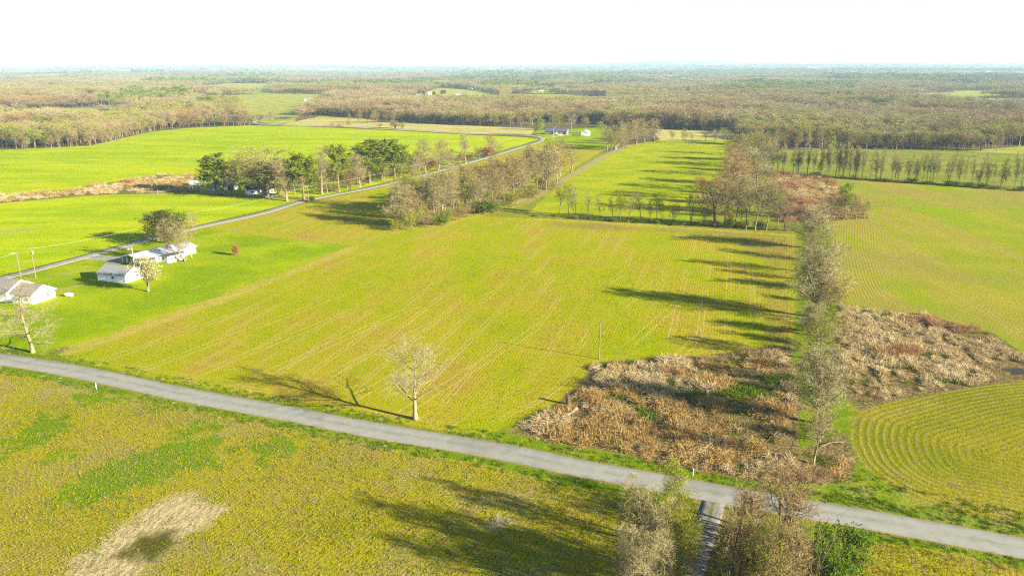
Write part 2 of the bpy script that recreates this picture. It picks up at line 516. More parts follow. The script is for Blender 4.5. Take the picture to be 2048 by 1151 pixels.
    r3 = t.n('ShaderNodeMix'); t.put(r3.inputs[0], headr); t.put(r3.inputs[2], rr2); t.put(r3.inputs[3], contr)
    alr = t.noise(0.04, 3, 0.6, t.mapping((1, 0.14, 1), (0, 0, math.radians(5))))
    rtrk = t.math('MULTIPLY', tracks(ur, 11.0, 0.35), t.step(alr, 0.46, 0.58))
    rfld = t.mix(t.step(t.math('ADD', t.math('MULTIPLY', nl, 0.5), t.math('MULTIPLY', alr, 0.5)), 0.42, 0.6), (0.150, 0.195, 0.001), (0.215, 0.215, 0.008))
    rfld = t.mix(t.math('MULTIPLY', t.step(nx, 0.46, 0.64), 0.45), rfld, (0.185, 0.140, 0.045))
    rfld = t.mix(t.math('MULTIPLY', t.step(r3.outputs[0], 0.35, 0.85), t.step(t.math('MULTIPLY_ADD', nm, 0.5, alr), 0.55, 0.95, 0.12, 0.95)), rfld, (0.185, 0.120, 0.035))
    rfld = t.mix(t.math('MULTIPLY', rtrk, 0.6), rfld, (0.27, 0.19, 0.08))
    rfld = t.mul(rfld, t.step(fine, 0.25, 0.75, 0.82, 1.15))
    rfld = t.mul(rfld, t.step(nf, 0.2, 0.8, 0.85, 1.12))
    col = t.mix(mask('m_right', 0.8, 0.9), col, rfld)
    bfld = t.mix(t.step(nl, 0.4, 0.62), (0.115, 0.140, 0.010), (0.175, 0.165, 0.030))
    col = t.mix(mask('m_back', 1.0, 1.0), col, bfld)
    # oval field with looping drills
    ct = contour('m_oval', 1.35, 0.15)
    ofld = t.mix(t.step(nl, 0.38, 0.62), (0.110, 0.125, 0.001), (0.165, 0.150, 0.006))
    ofld = t.mix(t.math('MULTIPLY', t.math('MULTIPLY', t.step(ct, 0.5, 0.95), t.step(t.math('MULTIPLY_ADD', nf, 0.35, nm), 0.42, 0.85, 0.2, 1.0)), t.step(t.math('MULTIPLY_ADD', nm, 14.0, t.attr('m_oval')), 6.0, 26.0, 0.85, 0.3)), ofld, (0.25, 0.18, 0.07))
    ofld = t.mix(t.step(nm, 0.55, 0.75), ofld, (0.15, 0.10, 0.03))
    ofld = t.mul(ofld, t.step(fine, 0.25, 0.75, 0.7, 1.25))
    col = t.mix(mask('m_oval', 0.5, 0.5), col, ofld)
    # stubble field by the camera
    us, rs = rows(math.radians(27), 0.76, 0.35)
    stub = t.mix(t.step(nl, 0.36, 0.62), (0.225, 0.200, 0.0), (0.170, 0.182, 0.0))
    stub = t.mix(t.step(nm, 0.45, 0.72), stub, (0.19, 0.135, 0.006))
    stub = t.mix(t.math('MULTIPLY', t.step(rs, 0.45, 0.95), t.step(t.math('MULTIPLY_ADD', nf, 0.5, nm), 0.5, 0.95, 0.1, 0.85)), stub, (0.26, 0.185, 0.065))
    stub = t.mix(t.math('MULTIPLY', t.step(t.math('MULTIPLY_ADD', nf, 0.4, nl), 0.70, 0.86), 0.7), stub, (0.235, 0.17, 0.085))
    stub = t.mix(t.step(fine, 0.50, 0.68, 0.0, 0.75), stub, (0.075, 0.052, 0.006))
    stub = t.mul(stub, t.step(nf, 0.2, 0.8, 0.78, 1.2))
    col = t.mix(mask('m_stub', 0.6, 0.5), col, stub)
    gp = t.mix(t.step(nf, 0.3, 0.7), (0.055, 0.115, 0.002), (0.110, 0.170, 0.003))
    gp = t.mul(gp, t.step(fine, 0.25, 0.75, 0.6, 1.3))
    gm = t.step(t.math('MULTIPLY_ADD', t.math('SUBTRACT', nm, 0.5), 16.0, t.math('MULTIPLY_ADD', edge, 1.0, t.attr('m_patch'))), -0.8, 2.0)
    col = t.mix(t.math('MULTIPLY', gm, t.step(nf, 0.25, 0.5, 0.45, 1.0)), col, gp)
    streak = t.noise(1.1, 4, 0.65, t.mapping((1.6, 0.3, 1), (0, 0, math.radians(27))))
    straw = t.mix(t.step(t.math('MULTIPLY_ADD', nf, 0.5, streak), 0.52, 0.92), (0.185, 0.140, 0.056), (0.37, 0.295, 0.150))
    straw = t.mul(straw, t.step(fine, 0.3, 0.7, 0.6, 1.25))
    straw = t.mix(t.step(t.math('MULTIPLY_ADD', nm, 0.6, streak), 0.30, 0.46, 0.8, 0.0), straw, (0.11, 0.085, 0.03))
    col = t.mix(mask('m_straw', 1.5, 1.9), col, straw)
    mud = t.mix(t.step(nf, 0.42, 0.6), (0.060, 0.035, 0.014), (0.065, 0.085, 0.004))
    col = t.mix(mask('m_mud', 1.5, 1.8), col, mud)
    # pale far fields
    ff = t.mix(t.step(nl, 0.4, 0.6), (0.165, 0.195, 0.012), (0.25, 0.225, 0.05))
    col = t.mix(mask('m_far', 2.0, 1.0), col, ff)
    tf = t.mix(t.step(nl, 0.4, 0.6), (0.32, 0.26, 0.10), (0.25, 0.24, 0.05))
    col = t.mix(mask('m_tan', 1.0, 1.0), col, tf)
    # soil under the dead grass
    sd = t.mix(t.step(nf, 0.38, 0.68), (0.060, 0.042, 0.016), (0.21, 0.150, 0.065))
    sd = t.mix(t.step(nm, 0.56, 0.7), sd, (0.075, 0.095, 0.006))
    col = t.mix(mask('m_sedge', 0.7, 0.6), col, sd)
    # dry shoulders and worn tracks
    sh = t.mix(t.step(nf, 0.4, 0.6), (0.20, 0.13, 0.055), (0.13, 0.13, 0.012))
    col = t.mix(mask('m_shoulder', 0.35, 0.45), col, sh)
    col = t.mix(t.math('MULTIPLY', mask('m_worn', 0.8, 0.7), 0.75), col, (0.235, 0.19, 0.075))
    h = t.math('ADD', t.math('MULTIPLY', nf, 0.7), t.math('MULTIPLY', fine, 0.45))
    for r_, m_, k_ in ((rw, 'm_main', 0.07), (r3.outputs[0], 'm_right', 0.10), (ct, 'm_oval', 0.14), (rs, 'm_stub', 0.06)):
        h = t.math('ADD', h, t.math('MULTIPLY', t.math('MULTIPLY', r_, k_), t.step(t.attr(m_), 0.0, 1.0)))
    return t.finish(col, 1.0, h, 0.9, 0.32, spec=0.0)

# ------------------------------------------------------------------ ground sheets
def spaced(segs):
    out = [segs[0][0]]
    for a, b, s0, s1 in segs:
        x = a
        while x < b - 1e-6:
            f = (x - a) / (b - a)
            x = min(b, x + s0 * (s1 / s0) ** f)
            out.append(x)
    return np.unique(np.round(np.array(out), 3))

def build_ground():
    xs = spaced([(0, 130, 0.9, 0.9), (130, 420, 0.9, 2.6), (420, 1500, 3, 60), (1500, 26000, 70, 1500)])
    xs = np.concatenate([-xs[::-1][:-1], xs])
    ys = spaced([(60, 260, 0.8, 1.0), (260, 480, 1.0, 2.0), (480, 960, 2.2, 5), (960, 2600, 8, 60), (2600, 30000, 70, 900)])
    ysn = spaced([(0, 60, 4, 2), ])
    ysb = -spaced([(0, 6000, 20, 900)])[::-1][:-1]
    ys = np.concatenate([ysb, ysn[:-1], ys])
    gx, gy = np.meshgrid(xs, ys)
    nx, ny = len(xs), len(ys)
    x, y = gx.ravel(), gy.ravel()
    z = terrain(x, y)
    A = {}
    near = np.hypot(x, y) < 6500
    def S(names, src=POLY, cap=40):
        r = np.full(x.shape, -cap, float)
        for nme in names:
            r = np.maximum(r, sdf_poly(x, y, src[nme] if not isinstance(nme, np.ndarray) else nme, cap))
        return r
    A['m_main'] = S(['main'])
    A['m_lawn'] = S(['lawn', 'lawn_brick'])
    A['m_wheat'] = S(['wheat', 'wheat_low'])
    A['m_north'] = S(['north'])
    A['m_right'] = S(['right'])
    A['m_back'] = S(['back'])
    A['m_oval'] = S(['oval'])
    A['m_stub'] = S(['stub', 'stub_right'])
    A['m_tan'] = S(['tan_far', 'tan_gap'])
    A['m_sedge'] = S(list(SEDGE), SEDGE)
    far = np.full(x.shape, -40.0)
    for p in FARF:
        far = np.maximum(far, sdf_poly(x, y, p, 40))
    A['m_far'] = np.maximum(far, np.clip(clearing(x, y), -40, 40))
    d1 = dist_line(x, y, ROAD1, 80); d2 = dist_line(x, y, ROAD2, 80)
    dn = dist_line(x, y, DRIVE_NEAR, 80)
    A['m_shoulder'] = np.maximum(np.maximum(3.25 - d1, 3.0 - d2), 2.6 - dn)
    patch = [gpoly(p) for p in ([(80, 1020), (150, 950), (330, 880), (450, 870), (440, 930), (330, 960), (200, 1010)], [(10, 870), (80, 830), (140, 830), (120, 880), (30, 905)],
             [(480, 900), (560, 860), (610, 870), (600, 905), (540, 930)], [(330, 860), (420, 835), (440, 860), (350, 880)], [(140, 790), (210, 775), (240, 800), (170, 815)], [(280, 815), (340, 806), (345, 820), (300, 830)],
             [(85, 915), (120, 895), (150, 915), (110, 935)], [(0, 885), (40, 900), (20, 915), (0, 910)], [(1000, 925), (1250, 975), (1240, 1000), (1050, 955)])]
    pa = np.full(x.shape, -40.0)
    for p in patch:
        pa = np.maximum(pa, sdf_poly(x, y, p, 40))
    A['m_patch'] = pa
    st = [gpoly(p) for p in ([(130, 1130), (230, 1060), (330, 995), (390, 985), (460, 1020), (400, 1060), (320, 1110), (250, 1180), (140, 1180)], [(920, 1040), (1000, 1010), (1060, 1030), (1020, 1075), (930, 1070)])]
    A['m_straw'] = np.maximum(sdf_poly(x, y, st[0], 40), sdf_poly(x, y, st[1], 40) - 2.2)
    A['m_mud'] = np.maximum(sdf_poly(x, y, gpoly([(235, 1110), (280, 1070), (350, 1060), (350, 1085), (300, 1125)]), 40),
                            sdf_poly(x, y, gpoly([(1975, 730), (2010, 722), (2120, 724), (2160, 740), (2100, 758), (2020, 752)]), 40))
    el = gpoly([(145, 700), (300, 648), (450, 595), (600, 538), (700, 498)])
    e2 = gpoly([(1060, 437), (1300, 449), (1585, 470)])
    e3 = gpoly([(860, 452), (960, 432), (1040, 410), (1095, 385)])
    A['m_soil'] = np.maximum(sdf_poly(x, y, gpoly([(1440, 470), (1592, 474), (1592, 690), (1500, 702), (1545, 610), (1520, 530)]), 40), sdf_poly(x, y, gpoly([(1090, 440), (1590, 470), (1590, 482), (1350, 466), (1090, 452)]), 40))
    A['m_edge'] = np.maximum.reduce([3.0 - dist_line(x, y, el, 60), 1.3 - dist_line(x, y, e2, 60), 1.2 - dist_line(x, y, e3, 60)])
    w1 = gpoly([(108, 583), (150, 573), (194, 562)]); w2 = gpoly([(120, 548), (180, 540)])
    w3 = gpoly([(1105, 372), (1200, 318), (1258, 290)]); w4 = gpoly([(0, 463), (68, 459)]); w5 = gpoly([(390, 378), (470, 388), (560, 398), (600, 400)])
    w7 = gpoly([(1255, 305), (1330, 314), (1412, 327)])
    w6 = gpoly([(1030, 405), (1080, 385), (1100, 375)])
    A['m_worn'] = np.maximum.reduce([0.9 - dist_line(x, y, w1, 60), 1.2 - dist_line(x, y, w2, 60), 3.0 - dist_line(x, y, w3, 60), 2.2 - dist_line(x, y, w4, 60), 2.2 - dist_line(x, y, w5, 60), 2.5 - dist_line(x, y, w6, 60), 1.3 - dist_line(x, y, w7, 60)])
    A['m_verge'] = np.maximum.reduce([7.0 - d1, 5.0 - d2, 5.0 - dn,
                                      6.0 - dist_line(x, y, gpoly([(1640, 930), (1632, 830), (1640, 700), (1640, 620), (1640, 540), (1625, 470)]), 60),
                                      9.0 - dist_line(x, y, gpoly([(1700, 960), (1800, 1005), (1950, 1040), (2100, 1070)]), 60)])
    idx = np.arange(nx * ny).reshape(ny, nx)
    F = np.stack([idx[:-1, :-1], idx[:-1, 1:], idx[1:, 1:], idx[1:, :-1]], -1).reshape(-1, 4)
    names = ['ground', 'drilled_field', 'lawn', 'wheat_field', 'north_field', 'right_field', 'back_field', 'oval_field', 'stubble_field', 'dry_field', 'far_field', 'rough_ground']
    keys = ['m_main', 'm_lawn', 'm_wheat', 'm_north', 'm_right', 'm_back', 'm_oval', 'm_stub', 'm_tan', 'm_far', 'm_sedge']
    reg = np.zeros(len(x), int)
    for i, k in enumerate(keys):
        reg[A[k] > 0] = i + 1
    freg = reg[F[:, 0]]
    mat = ground_material()
    V = np.stack([x, y, z], -1)
    for i, nme in enumerate(names):
        f = F[freg == i]
        if not len(f):
            continue
        used, inv = np.unique(f.ravel(), return_inverse=True)
        me = mesh_np(nme, V[used], [inv.reshape(-1, 4)], [mat], smooth=True)
        for k, a in A.items():
            at = me.attributes.new(k, 'FLOAT', 'POINT')
            at.data.foreach_set('value', a[used].astype(np.float32))
        o = new_obj(nme, me)
        o['kind'] = 'structure'
build_ground()

# ------------------------------------------------------------------ roads and drives
def road_material(name, a, b, crack=True):
    t = NT(name)
    n = t.noise(0.5, 4, 0.6); f = t.noise(22, 3, 0.7)
    c = t.mix(t.step(n, 0.3, 0.7), a, b)
    c = t.mul(c, t.step(f, 0.2, 0.8, 0.8, 1.2))
    v = t.attr('across')
    if crack:
        wob = t.math('MULTIPLY', t.math('SUBTRACT', t.noise(0.35, 3, 0.6), 0.5), 0.10)
        cl = t.step(t.math('ABSOLUTE', t.math('ADD', t.math('SUBTRACT', v, 0.5), wob)), 0.004, 0.016, 1.0, 0.0)
        c = t.mix(t.math('MULTIPLY', cl, t.step(t.noise(0.12, 2, 0.5), 0.38, 0.52, 0.1, 0.75)), c, (0.055, 0.055, 0.05))
        w = t.step(t.math('ABSOLUTE', t.math('SUBTRACT', t.math('ABSOLUTE', t.math('SUBTRACT', v, 0.5)), 0.24)), 0.02, 0.14, 1.0, 0.0)
        c = t.mix(t.math('MULTIPLY', w, 0.55), c, b)
        pat = t.noise(0.045, 3, 0.6)
        c = t.mul(c, t.step(pat, 0.40, 0.46, 0.86, 1.0))
        c = t.mix(t.step(t.math('ADD', t.math('ABSOLUTE', t.math('SUBTRACT', v, 0.5)), t.math('MULTIPLY', t.noise(0.9, 4, 0.65), 0.10)), 0.50, 0.56, 0.0, 0.75), c, (0.17, 0.135, 0.07))
    else:
        e = t.step(t.math('ADD', t.math('ABSOLUTE', t.math('SUBTRACT', v, 0.5)), t.math('MULTIPLY', t.math('SUBTRACT', t.noise(1.2, 3, 0.6), 0.5), 0.5)), 0.03, 0.12, 1.0, 0.0)
        c = t.mix(t.math('MULTIPLY', e, t.step(n, 0.4, 0.6)), c, (0.075, 0.085, 0.012))
    return t.finish(c, 0.92, f, 0.25, 0.02, spec=0.2)

def road(name, line, width, mat, lift=0.05):
    seg = np.hypot(*np.diff(line, axis=0).T)
    s = np.concatenate([[0], np.cumsum(seg)])
    n = int(s[-1] / 2.0) + 2
    q = np.linspace(0, s[-1], n)
    p = np.stack([np.interp(q, s, line[:, 0]), np.interp(q, s, line[:, 1])], -1)
    tg = np.gradient(p, axis=0); tg /= np.hypot(*tg.T)[:, None]
    nr = np.stack([tg[:, 1], -tg[:, 0]], -1)
    offs = [(-0.5, -0.12, 0.0), (-0.5, 0.0, 0.0), (-0.25, 0.012, 0.25), (0, 0.02, 0.5), (0.25, 0.012, 0.75), (0.5, 0.0, 1.0), (0.5, -0.12, 1.0)]
    V, ac = [], []
    wig = 1.0 + 0.03 * (vnoise(q, q * 0, 5, 9) - 0.5)
    for o, dz, a in offs:
        k = 1.03 if dz < -0.1 else 1.0
        xy = p + nr * (width * o * k * wig)[:, None]
        V.append(np.stack([xy[:, 0], xy[:, 1], terrain(xy[:, 0], xy[:, 1]) + lift + dz], -1))
        ac.append(np.full(n, a))
    m = len(offs)
    V = np.stack(V, 1).reshape(-1, 3); ac = np.stack(ac, 1).ravel()
    idx = np.arange(n * m).reshape(n, m)
    F = np.stack([idx[:-1, :-1], idx[:-1, 1:], idx[1:, 1:], idx[1:, :-1]], -1).reshape(-1, 4)
    me = mesh_np(name, V, [F], [mat], smooth=True)
    at = me.attributes.new('across', 'FLOAT', 'POINT'); at.data.foreach_set('value', ac.astype(np.float32))
    o = new_obj(name, me); o['kind'] = 'structure'
    return o
M_ROAD = road_material('worn_asphalt', (0.165, 0.160, 0.128), (0.205, 0.200, 0.162))
M_GRAVEL = road_material('pale_gravel', (0.15, 0.138, 0.11), (0.23, 0.215, 0.175), False)
road('county_road', ROAD1, 5.6, M_ROAD)
road('lane', ROAD2, 5.0, M_ROAD)
road('gravel_drive', DRIVE_NEAR, 3.6, road_material('shaded_gravel', (0.095, 0.088, 0.07), (0.165, 0.152, 0.122), False), 0.03)  # gravel colour darkened to stand for the trees' shade over the drive
road('concrete_drive', DRIVE_RANCH, 6.0, M_GRAVEL, 0.035)
road('brick_house_drive', DRIVE_BRICK, 4.0, M_GRAVEL, 0.04)

# ------------------------------------------------------------------ haze
def haze():
    t = NT('haze_air')
    v = t.n('ShaderNodeVolumePrincipled')
    v.inputs['Color'].default_value = (0.58, 0.82, 1.0, 1)
    v.inputs['Density'].default_value = HAZE_DENSITY
    v.inputs['Anisotropy'].default_value = 0.0
    t.t.links.new(v.outputs[0], t.out.inputs['Volume'])
    gx, gy = np.meshgrid(np.linspace(-26000, 26000, 400), np.linspace(-6000, 30000, 300))
    gz = terrain(gx, gy)
    o = mb().box(-26500, 26500, -6500, 30500, float(gz.min()) - 3, max(CAM_H + 4, float(gz.max()) + 28)).build('haze', t.mat)
    tag(o, 'pale blue haze in the air over the countryside', 'haze', kind='stuff')
haze()

# ------------------------------------------------------------------ plant builders
def unit(v):
    return v / (np.linalg.norm(v, axis=-1, keepdims=True) + 1e-9)

def frames(T):
    ref = np.where(np.abs(T[..., 2:3]) < 0.9, np.array([0, 0, 1.0]), np.array([1.0, 0, 0]))
    e1 = unit(np.cross(T, ref))
    return e1, np.cross(T, e1)

def tubes(P, R, k):
    B, n, _ = P.shape
    T = unit(np.gradient(P, axis=1))
    e1, e2 = frames(T)
    a = 2 * np.pi * np.arange(k) / k
    ring = P[:, :, None] + R[:, :, None, None] * (np.cos(a)[:, None] * e1[:, :, None] + np.sin(a)[:, None] * e2[:, :, None])
    idx = np.arange(B * n * k).reshape(B, n, k)
    A, C = idx[:, :-1], idx[:, 1:]
    F = np.stack([A, np.roll(A, -1, 2), np.roll(C, -1, 2), C], -1).reshape(-1, 4)
    return ring.reshape(-1, 3), F

def ribbons(P, R, rng):
    B, n, _ = P.shape
    T = unit(np.gradient(P, axis=1))
    e1, e2 = frames(T)
    az = rng.uniform(0, 2 * np.pi, B)[:, None, None]
    W = np.cos(az) * e1 + np.sin(az) * e2
    V = np.stack([P - W * R[..., None], P + W * R[..., None]], 2)
    idx = np.arange(B * n * 2).reshape(B, n, 2)
    F = np.stack([idx[:, :-1, 0], idx[:, :-1, 1], idx[:, 1:, 1], idx[:, 1:, 0]], -1).reshape(-1, 4)
    return V.reshape(-1, 3), F

def join(parts):
    V, F, k = [], [], 0
    for v, f in parts:
        V.append(v); F.append(f + k); k += len(v)
    return np.concatenate(V), np.concatenate(F)

def leaves(C, size, rng, flat=0.0, ratio=0.6):
    n = len(C)
    a = unit(rng.normal(size=(n, 3)) * np.array([1, 1, 1 - flat]))
    b = unit(np.cross(a, rng.normal(size=(n, 3))))
    s = (size * rng.uniform(0.6, 1.35, n))[:, None]
    V = np.stack([C - a * s, C + b * s * ratio, C + a * s, C - b * s * ratio], 1).reshape(-1, 3)
    return V, np.arange(4 * n).reshape(n, 4)

def branch(rng, P, R, m, t0, t1, ang, ratio, taper_t, npts, up, crook, rr, azoff=2.399, minlen=0.0):
    """grow m children on every parent polyline"""
    B, n, _ = P.shape
    L = np.linalg.norm(np.diff(P, axis=1), axis=2).sum(1)
    t = t0 + (t1 - t0) * (np.arange(m)[None] + rng.uniform(0, 1, (B, m))) / m
    s = np.clip(t * (n - 1), 0, n - 1.001)
    i = s.astype(int); f = (s - i)[..., None]
    bi = np.arange(B)[:, None]
    p0 = P[bi, i] * (1 - f) + P[bi, i + 1] * f
    r0 = R[bi, i] * (1 - f[..., 0]) + R[bi, i + 1] * f[..., 0]
    T = unit(P[bi, i + 1] - P[bi, i])
    e1, e2 = frames(T)
    az = azoff * np.arange(m)[None] + rng.uniform(0, 2 * np.pi, (B, 1)) + rng.normal(0, 0.35, (B, m))
    a = ang * rng.uniform(0.75, 1.25, (B, m))
    d = np.cos(a)[..., None] * T + np.sin(a)[..., None] * (np.cos(az)[..., None] * e1 + np.sin(az)[..., None] * e2)
    ln = L[:, None] * ratio * (1 - taper_t * t) * rng.uniform(0.7, 1.25, (B, m)) + minlen
    Q = np.zeros((B, m, npts, 3)); Q[:, :, 0] = p0
    step = ln / (npts - 1)
    for j in range(1, npts):
        d = unit(d + np.array([0, 0, up]) + rng.normal(0, crook, (B, m, 3)))
        Q[:, :, j] = Q[:, :, j - 1] + d * step[..., None]
    rb = np.minimum(r0 * 0.8, rr * ln + 0.004)
    RR = rb[..., None] * np.linspace(1, 0.35, npts)
    return Q.reshape(B * m, npts, 3), RR.reshape(B * m, npts)

PROTO = {}
LOOK = {'hedge_pale': 'pale grey fine-twigged', 'brown': 'brown-twigged', 'ovate': 'grey oval-crowned', 'ovate_pale': 'pale broad-crowned', 'slender': 'slim grey', 'slender_pale': 'slim pale fork-stemmed', 'sapling': 'thin budding twin-stemmed',
        'sapling_dark': 'dark twin-stemmed', 'russet': 'russet-crowned', 'vase': 'many-stemmed vase-shaped', 'bud': 'yellow-green budding', 'lime': 'lime-green leafy', 'lime_thin': 'narrow lime-green',
        'shrub_bare': 'bare brown', 'shrub_green': 'leafy green', 'shrub_bud': 'yellow-green budding', 'shrub_rust': 'rust-brown'}
def finish_proto(key, trunk, crown, mt, mc, leaf=None, ml=None, trunk_name='trunk', crown_name='crown'):
    V, F = trunk
    parts = [(trunk_name, mesh_np(key + '_trunk', V, [F], [mt], smooth=True))]
    V2, F2 = crown
    mats, fm = [mc], None
    if leaf is not None:
        k = len(V2)
        fm = np.concatenate([np.zeros(len(F2), int), np.ones(len(leaf[1]), int)])
        V2 = np.concatenate([V2, leaf[0]]); F2 = np.concatenate([F2, leaf[1] + k])
        mats = [mc, ml]
    parts.append((crown_name, mesh_np(key + '_crown', V2, [F2], mats, fm)))
    zmax = max(V[:, 2].max(), np.percentile(V2[:, 2], 99.7))
    w = np.percentile(np.abs(V2[:, :2]), 97) * 2
    PROTO[key] = dict(parts=parts, h=zmax, w=w)

def stem(rng, h, r, lean, crook, n=9, k=1):
    """k trunks from one foot"""
    P = np.zeros((k, n, 3)); R = np.zeros((k, n))
    for b in range(k):
        d = np.array([rng.normal(0, lean), rng.normal(0, lean), 1.0])
        hh = h * (1 if b == 0 else rng.uniform(0.7, 1.0))
        if k > 1:
            P[b, 0, :2] = rng.normal(0, 0.12, 2)
        for j in range(1, n):
            d = unit(d + np.array([rng.normal(0, crook), rng.normal(0, crook), 0.12]))
            P[b, j] = P[b, j - 1] + d * hh / (n - 1)
        tt = np.linspace(0, 1, n)
        R[b] = r * (1 - 0.88 * tt) * (1 if b == 0 else 0.8)
        R[b, 0] *= 1.45
    P[:, 0, 2] -= 0.25
    return P, R

def bare_tree(key, seed, h=13, r=0.22, lean=0.05, crook=0.05, k=1, n1=14, t0=0.25, ang=0.9, ratio=0.5, tt=0.55, up1=0.10,
              n2=7, n3=6, n4=4, a2=0.75, up2=0.06, ck=0.16, tw=0.011, mt=None, mc=None, leaf=None, ml=None, leafsize=0.09, nleaf=1, leaf_top=0.0):
    rng = np.random.default_rng(seed)
    P0, R0 = stem(rng, h, r, lean, crook, 9, k)
    P1, R1 = branch(rng, P0, R0, n1, t0, 0.99, ang, ratio, tt, 7, up1, ck * 0.7, 0.017)
    P2, R2 = branch(rng, P1, R1, n2, 0.22, 1.0, a2, 0.50, 0.45, 5, up2, ck, 0.012)
    P3, R3 = branch(rng, P2, R2, n3, 0.2, 1.0, 0.75, 0.50, 0.35, 4, up2, ck, 0.010, minlen=0.15)
    P4, R4 = branch(rng, P3, R3, n4, 0.15, 1.0, 0.65, 0.55, 0.25, 3, up2, ck, 0.008, minlen=0.22)
    R3 = np.maximum(R3, tw * 1.15); R4 = np.maximum(R4, tw) * np.array([1, 1, 0.6])
    trunk = join([tubes(P0, R0, 7), tubes(P1, R1, 5)])
    crown = join([tubes(P2, np.maximum(R2, tw * 1.3), 3), ribbons(P3, R3, rng), ribbons(P4, R4, rng)])
    lf = None
    if leaf:
        C = np.concatenate([P4[:, 1], P4[:, 2]])
        C = C[rng.random(len(C)) < leaf]
        if leaf_top:
            z = C[:, 2]; C = C[rng.random(len(C)) < sstep(z.max() * (leaf_top - 0.25), z.max() * leaf_top, z) * 0.95 + 0.05]
        C = np.repeat(C, nleaf, 0) + rng.normal(0, 0.10, (len(C) * nleaf, 3))
        lf = leaves(C, leafsize, rng)
    finish_proto(key, trunk, crown, mt, mc, lf, ml)

BARK_GREY = mat_twig('bark_grey', (0.120, 0.094, 0.055), (0.165, 0.132, 0.080), scale=1.5)
BARK_DARK = mat_twig('bark_dark', (0.060, 0.043, 0.027), (0.095, 0.068, 0.040), scale=1.5)
BARK_PALE = mat_twig('bark_pale', (0.150, 0.118, 0.062), (0.200, 0.158, 0.085), scale=1.2)
BARK_CREAM = mat_twig('bark_cream', (0.160, 0.128, 0.070), (0.200, 0.162, 0.092), scale=1.2)
BARK_PINE = mat_twig('bark_pine', (0.130, 0.085, 0.050), (0.165, 0.110, 0.065), scale=1.5)
TWIG_GREY = mat_twig('twig_grey', (0.165, 0.135, 0.052), (0.205, 0.170, 0.066))
TWIG_PALE = mat_twig('twig_pale', (0.195, 0.160, 0.068), (0.230, 0.190, 0.084))
TWIG_CREAM = mat_twig('twig_cream', (0.195, 0.165, 0.085), (0.23, 0.197, 0.10))
TWIG_TAN = mat_twig('twig_tan', (0.195, 0.170, 0.050), (0.225, 0.198, 0.056))
TWIG_WOOD = mat_twig('twig_wood', (0.195, 0.145, 0.068), (0.225, 0.175, 0.080))
TWIG_HEDGE = mat_twig('twig_hedge', (0.215, 0.185, 0.082), (0.255, 0.220, 0.098))
TWIG_BROWN = mat_twig('twig_brown', (0.165, 0.110, 0.044), (0.205, 0.142, 0.056))
TWIG_RUSSET = mat_twig('twig_russet', (0.20, 0.105, 0.040), (0.22, 0.13, 0.048))
TWIG_OLIVE = mat_twig('twig_olive', (0.145, 0.128, 0.028), (0.170, 0.155, 0.032))
LEAF_BUD = mat_twig('bud_yellow_green', (0.215, 0.215, 0.012), (0.175, 0.205, 0.012), trans=0.35)
LEAF_LIME = mat_twig('leaf_lime', (0.155, 0.235, 0.004), (0.195, 0.255, 0.006), trans=0.4)
LEAF_GREEN = mat_twig('leaf_green', (0.055, 0.115, 0.006), (0.085, 0.145, 0.006), trans=0.3)
LEAF_GOLD = mat_twig('leaf_gold', (0.285, 0.195, 0.006), (0.265, 0.215, 0.008), trans=0.4)
LEAF_RUST = mat_twig('leaf_rust', (0.20, 0.085, 0.028), (0.23, 0.10, 0.03), trans=0.3)
BLOSSOM = mat_twig('blossom', (0.42, 0.40, 0.19), (0.50, 0.46, 0.25), trans=0.3)
NEEDLE = mat_twig('pine_needle', (0.105, 0.140, 0.005), (0.135, 0.170, 0.007), (0.165, 0.180, 0.012), trans=0.15)
NEEDLE_DARK = mat_twig('cedar_leaf', (0.032, 0.038, 0.005), (0.042, 0.048, 0.006), (0.055, 0.046, 0.010), trans=0.1)
BRUSH = mat_twig('brush_stem', (0.130, 0.088, 0.038), (0.170, 0.122, 0.056))

bare_tree('spread', 11, h=12.5, r=0.27, lean=0.02, crook=0.04, n1=20, t0=0.24, ang=0.95, ratio=0.52, tt=0.55, up1=0.10, n2=8, n3=6, n4=5, tw=0.006, mt=BARK_CREAM, mc=TWIG_CREAM)
bare_tree('sycamore', 12, h=15, r=0.29, lean=0.03, crook=0.05, n1=26, t0=0.17, ang=1.25, ratio=0.40, tt=0.45, up1=0.04, n2=7, n3=6, n4=5, ck=0.24, tw=0.0075, mt=BARK_CREAM, mc=TWIG_CREAM)
bare_tree('ovate', 13, h=13, r=0.24, lean=0.05, crook=0.05, n1=22, t0=0.12, ang=0.72, ratio=0.50, tt=0.6, up1=0.14, n2=8, n3=6, n4=4, tw=0.013, mt=BARK_GREY, mc=TWIG_GREY, leaf=0.14, ml=LEAF_BUD, leafsize=0.06)
bare_tree('ovate_pale', 14, h=14, r=0.24, lean=0.04, crook=0.05, k=2, n1=16, t0=0.10, ang=0.70, ratio=0.52, tt=0.6, up1=0.16, n2=8, n3=6, n4=4, tw=0.014, mt=BARK_PALE, mc=TWIG_PALE, leaf=0.10, ml=LEAF_BUD, leafsize=0.06)
bare_tree('near_pale', 30, h=13, r=0.20, lean=0.10, crook=0.05, k=3, n1=15, t0=0.15, ang=0.62, ratio=0.36, tt=0.5, up1=0.12, n2=7, n3=6, n4=5, ck=0.17, tw=0.0085, mt=BARK_PALE, mc=TWIG_PALE)
bare_tree('hedge_pale', 31, h=13, r=0.20, lean=0.10, crook=0.05, k=3, n1=17, t0=0.10, ang=0.68, ratio=0.46, tt=0.6, up1=0.13, n2=8, n3=7, n4=4, ck=0.17, tw=0.010, mt=BARK_PALE, mc=TWIG_HEDGE, leaf=0.04, ml=LEAF_BUD, leafsize=0.06)
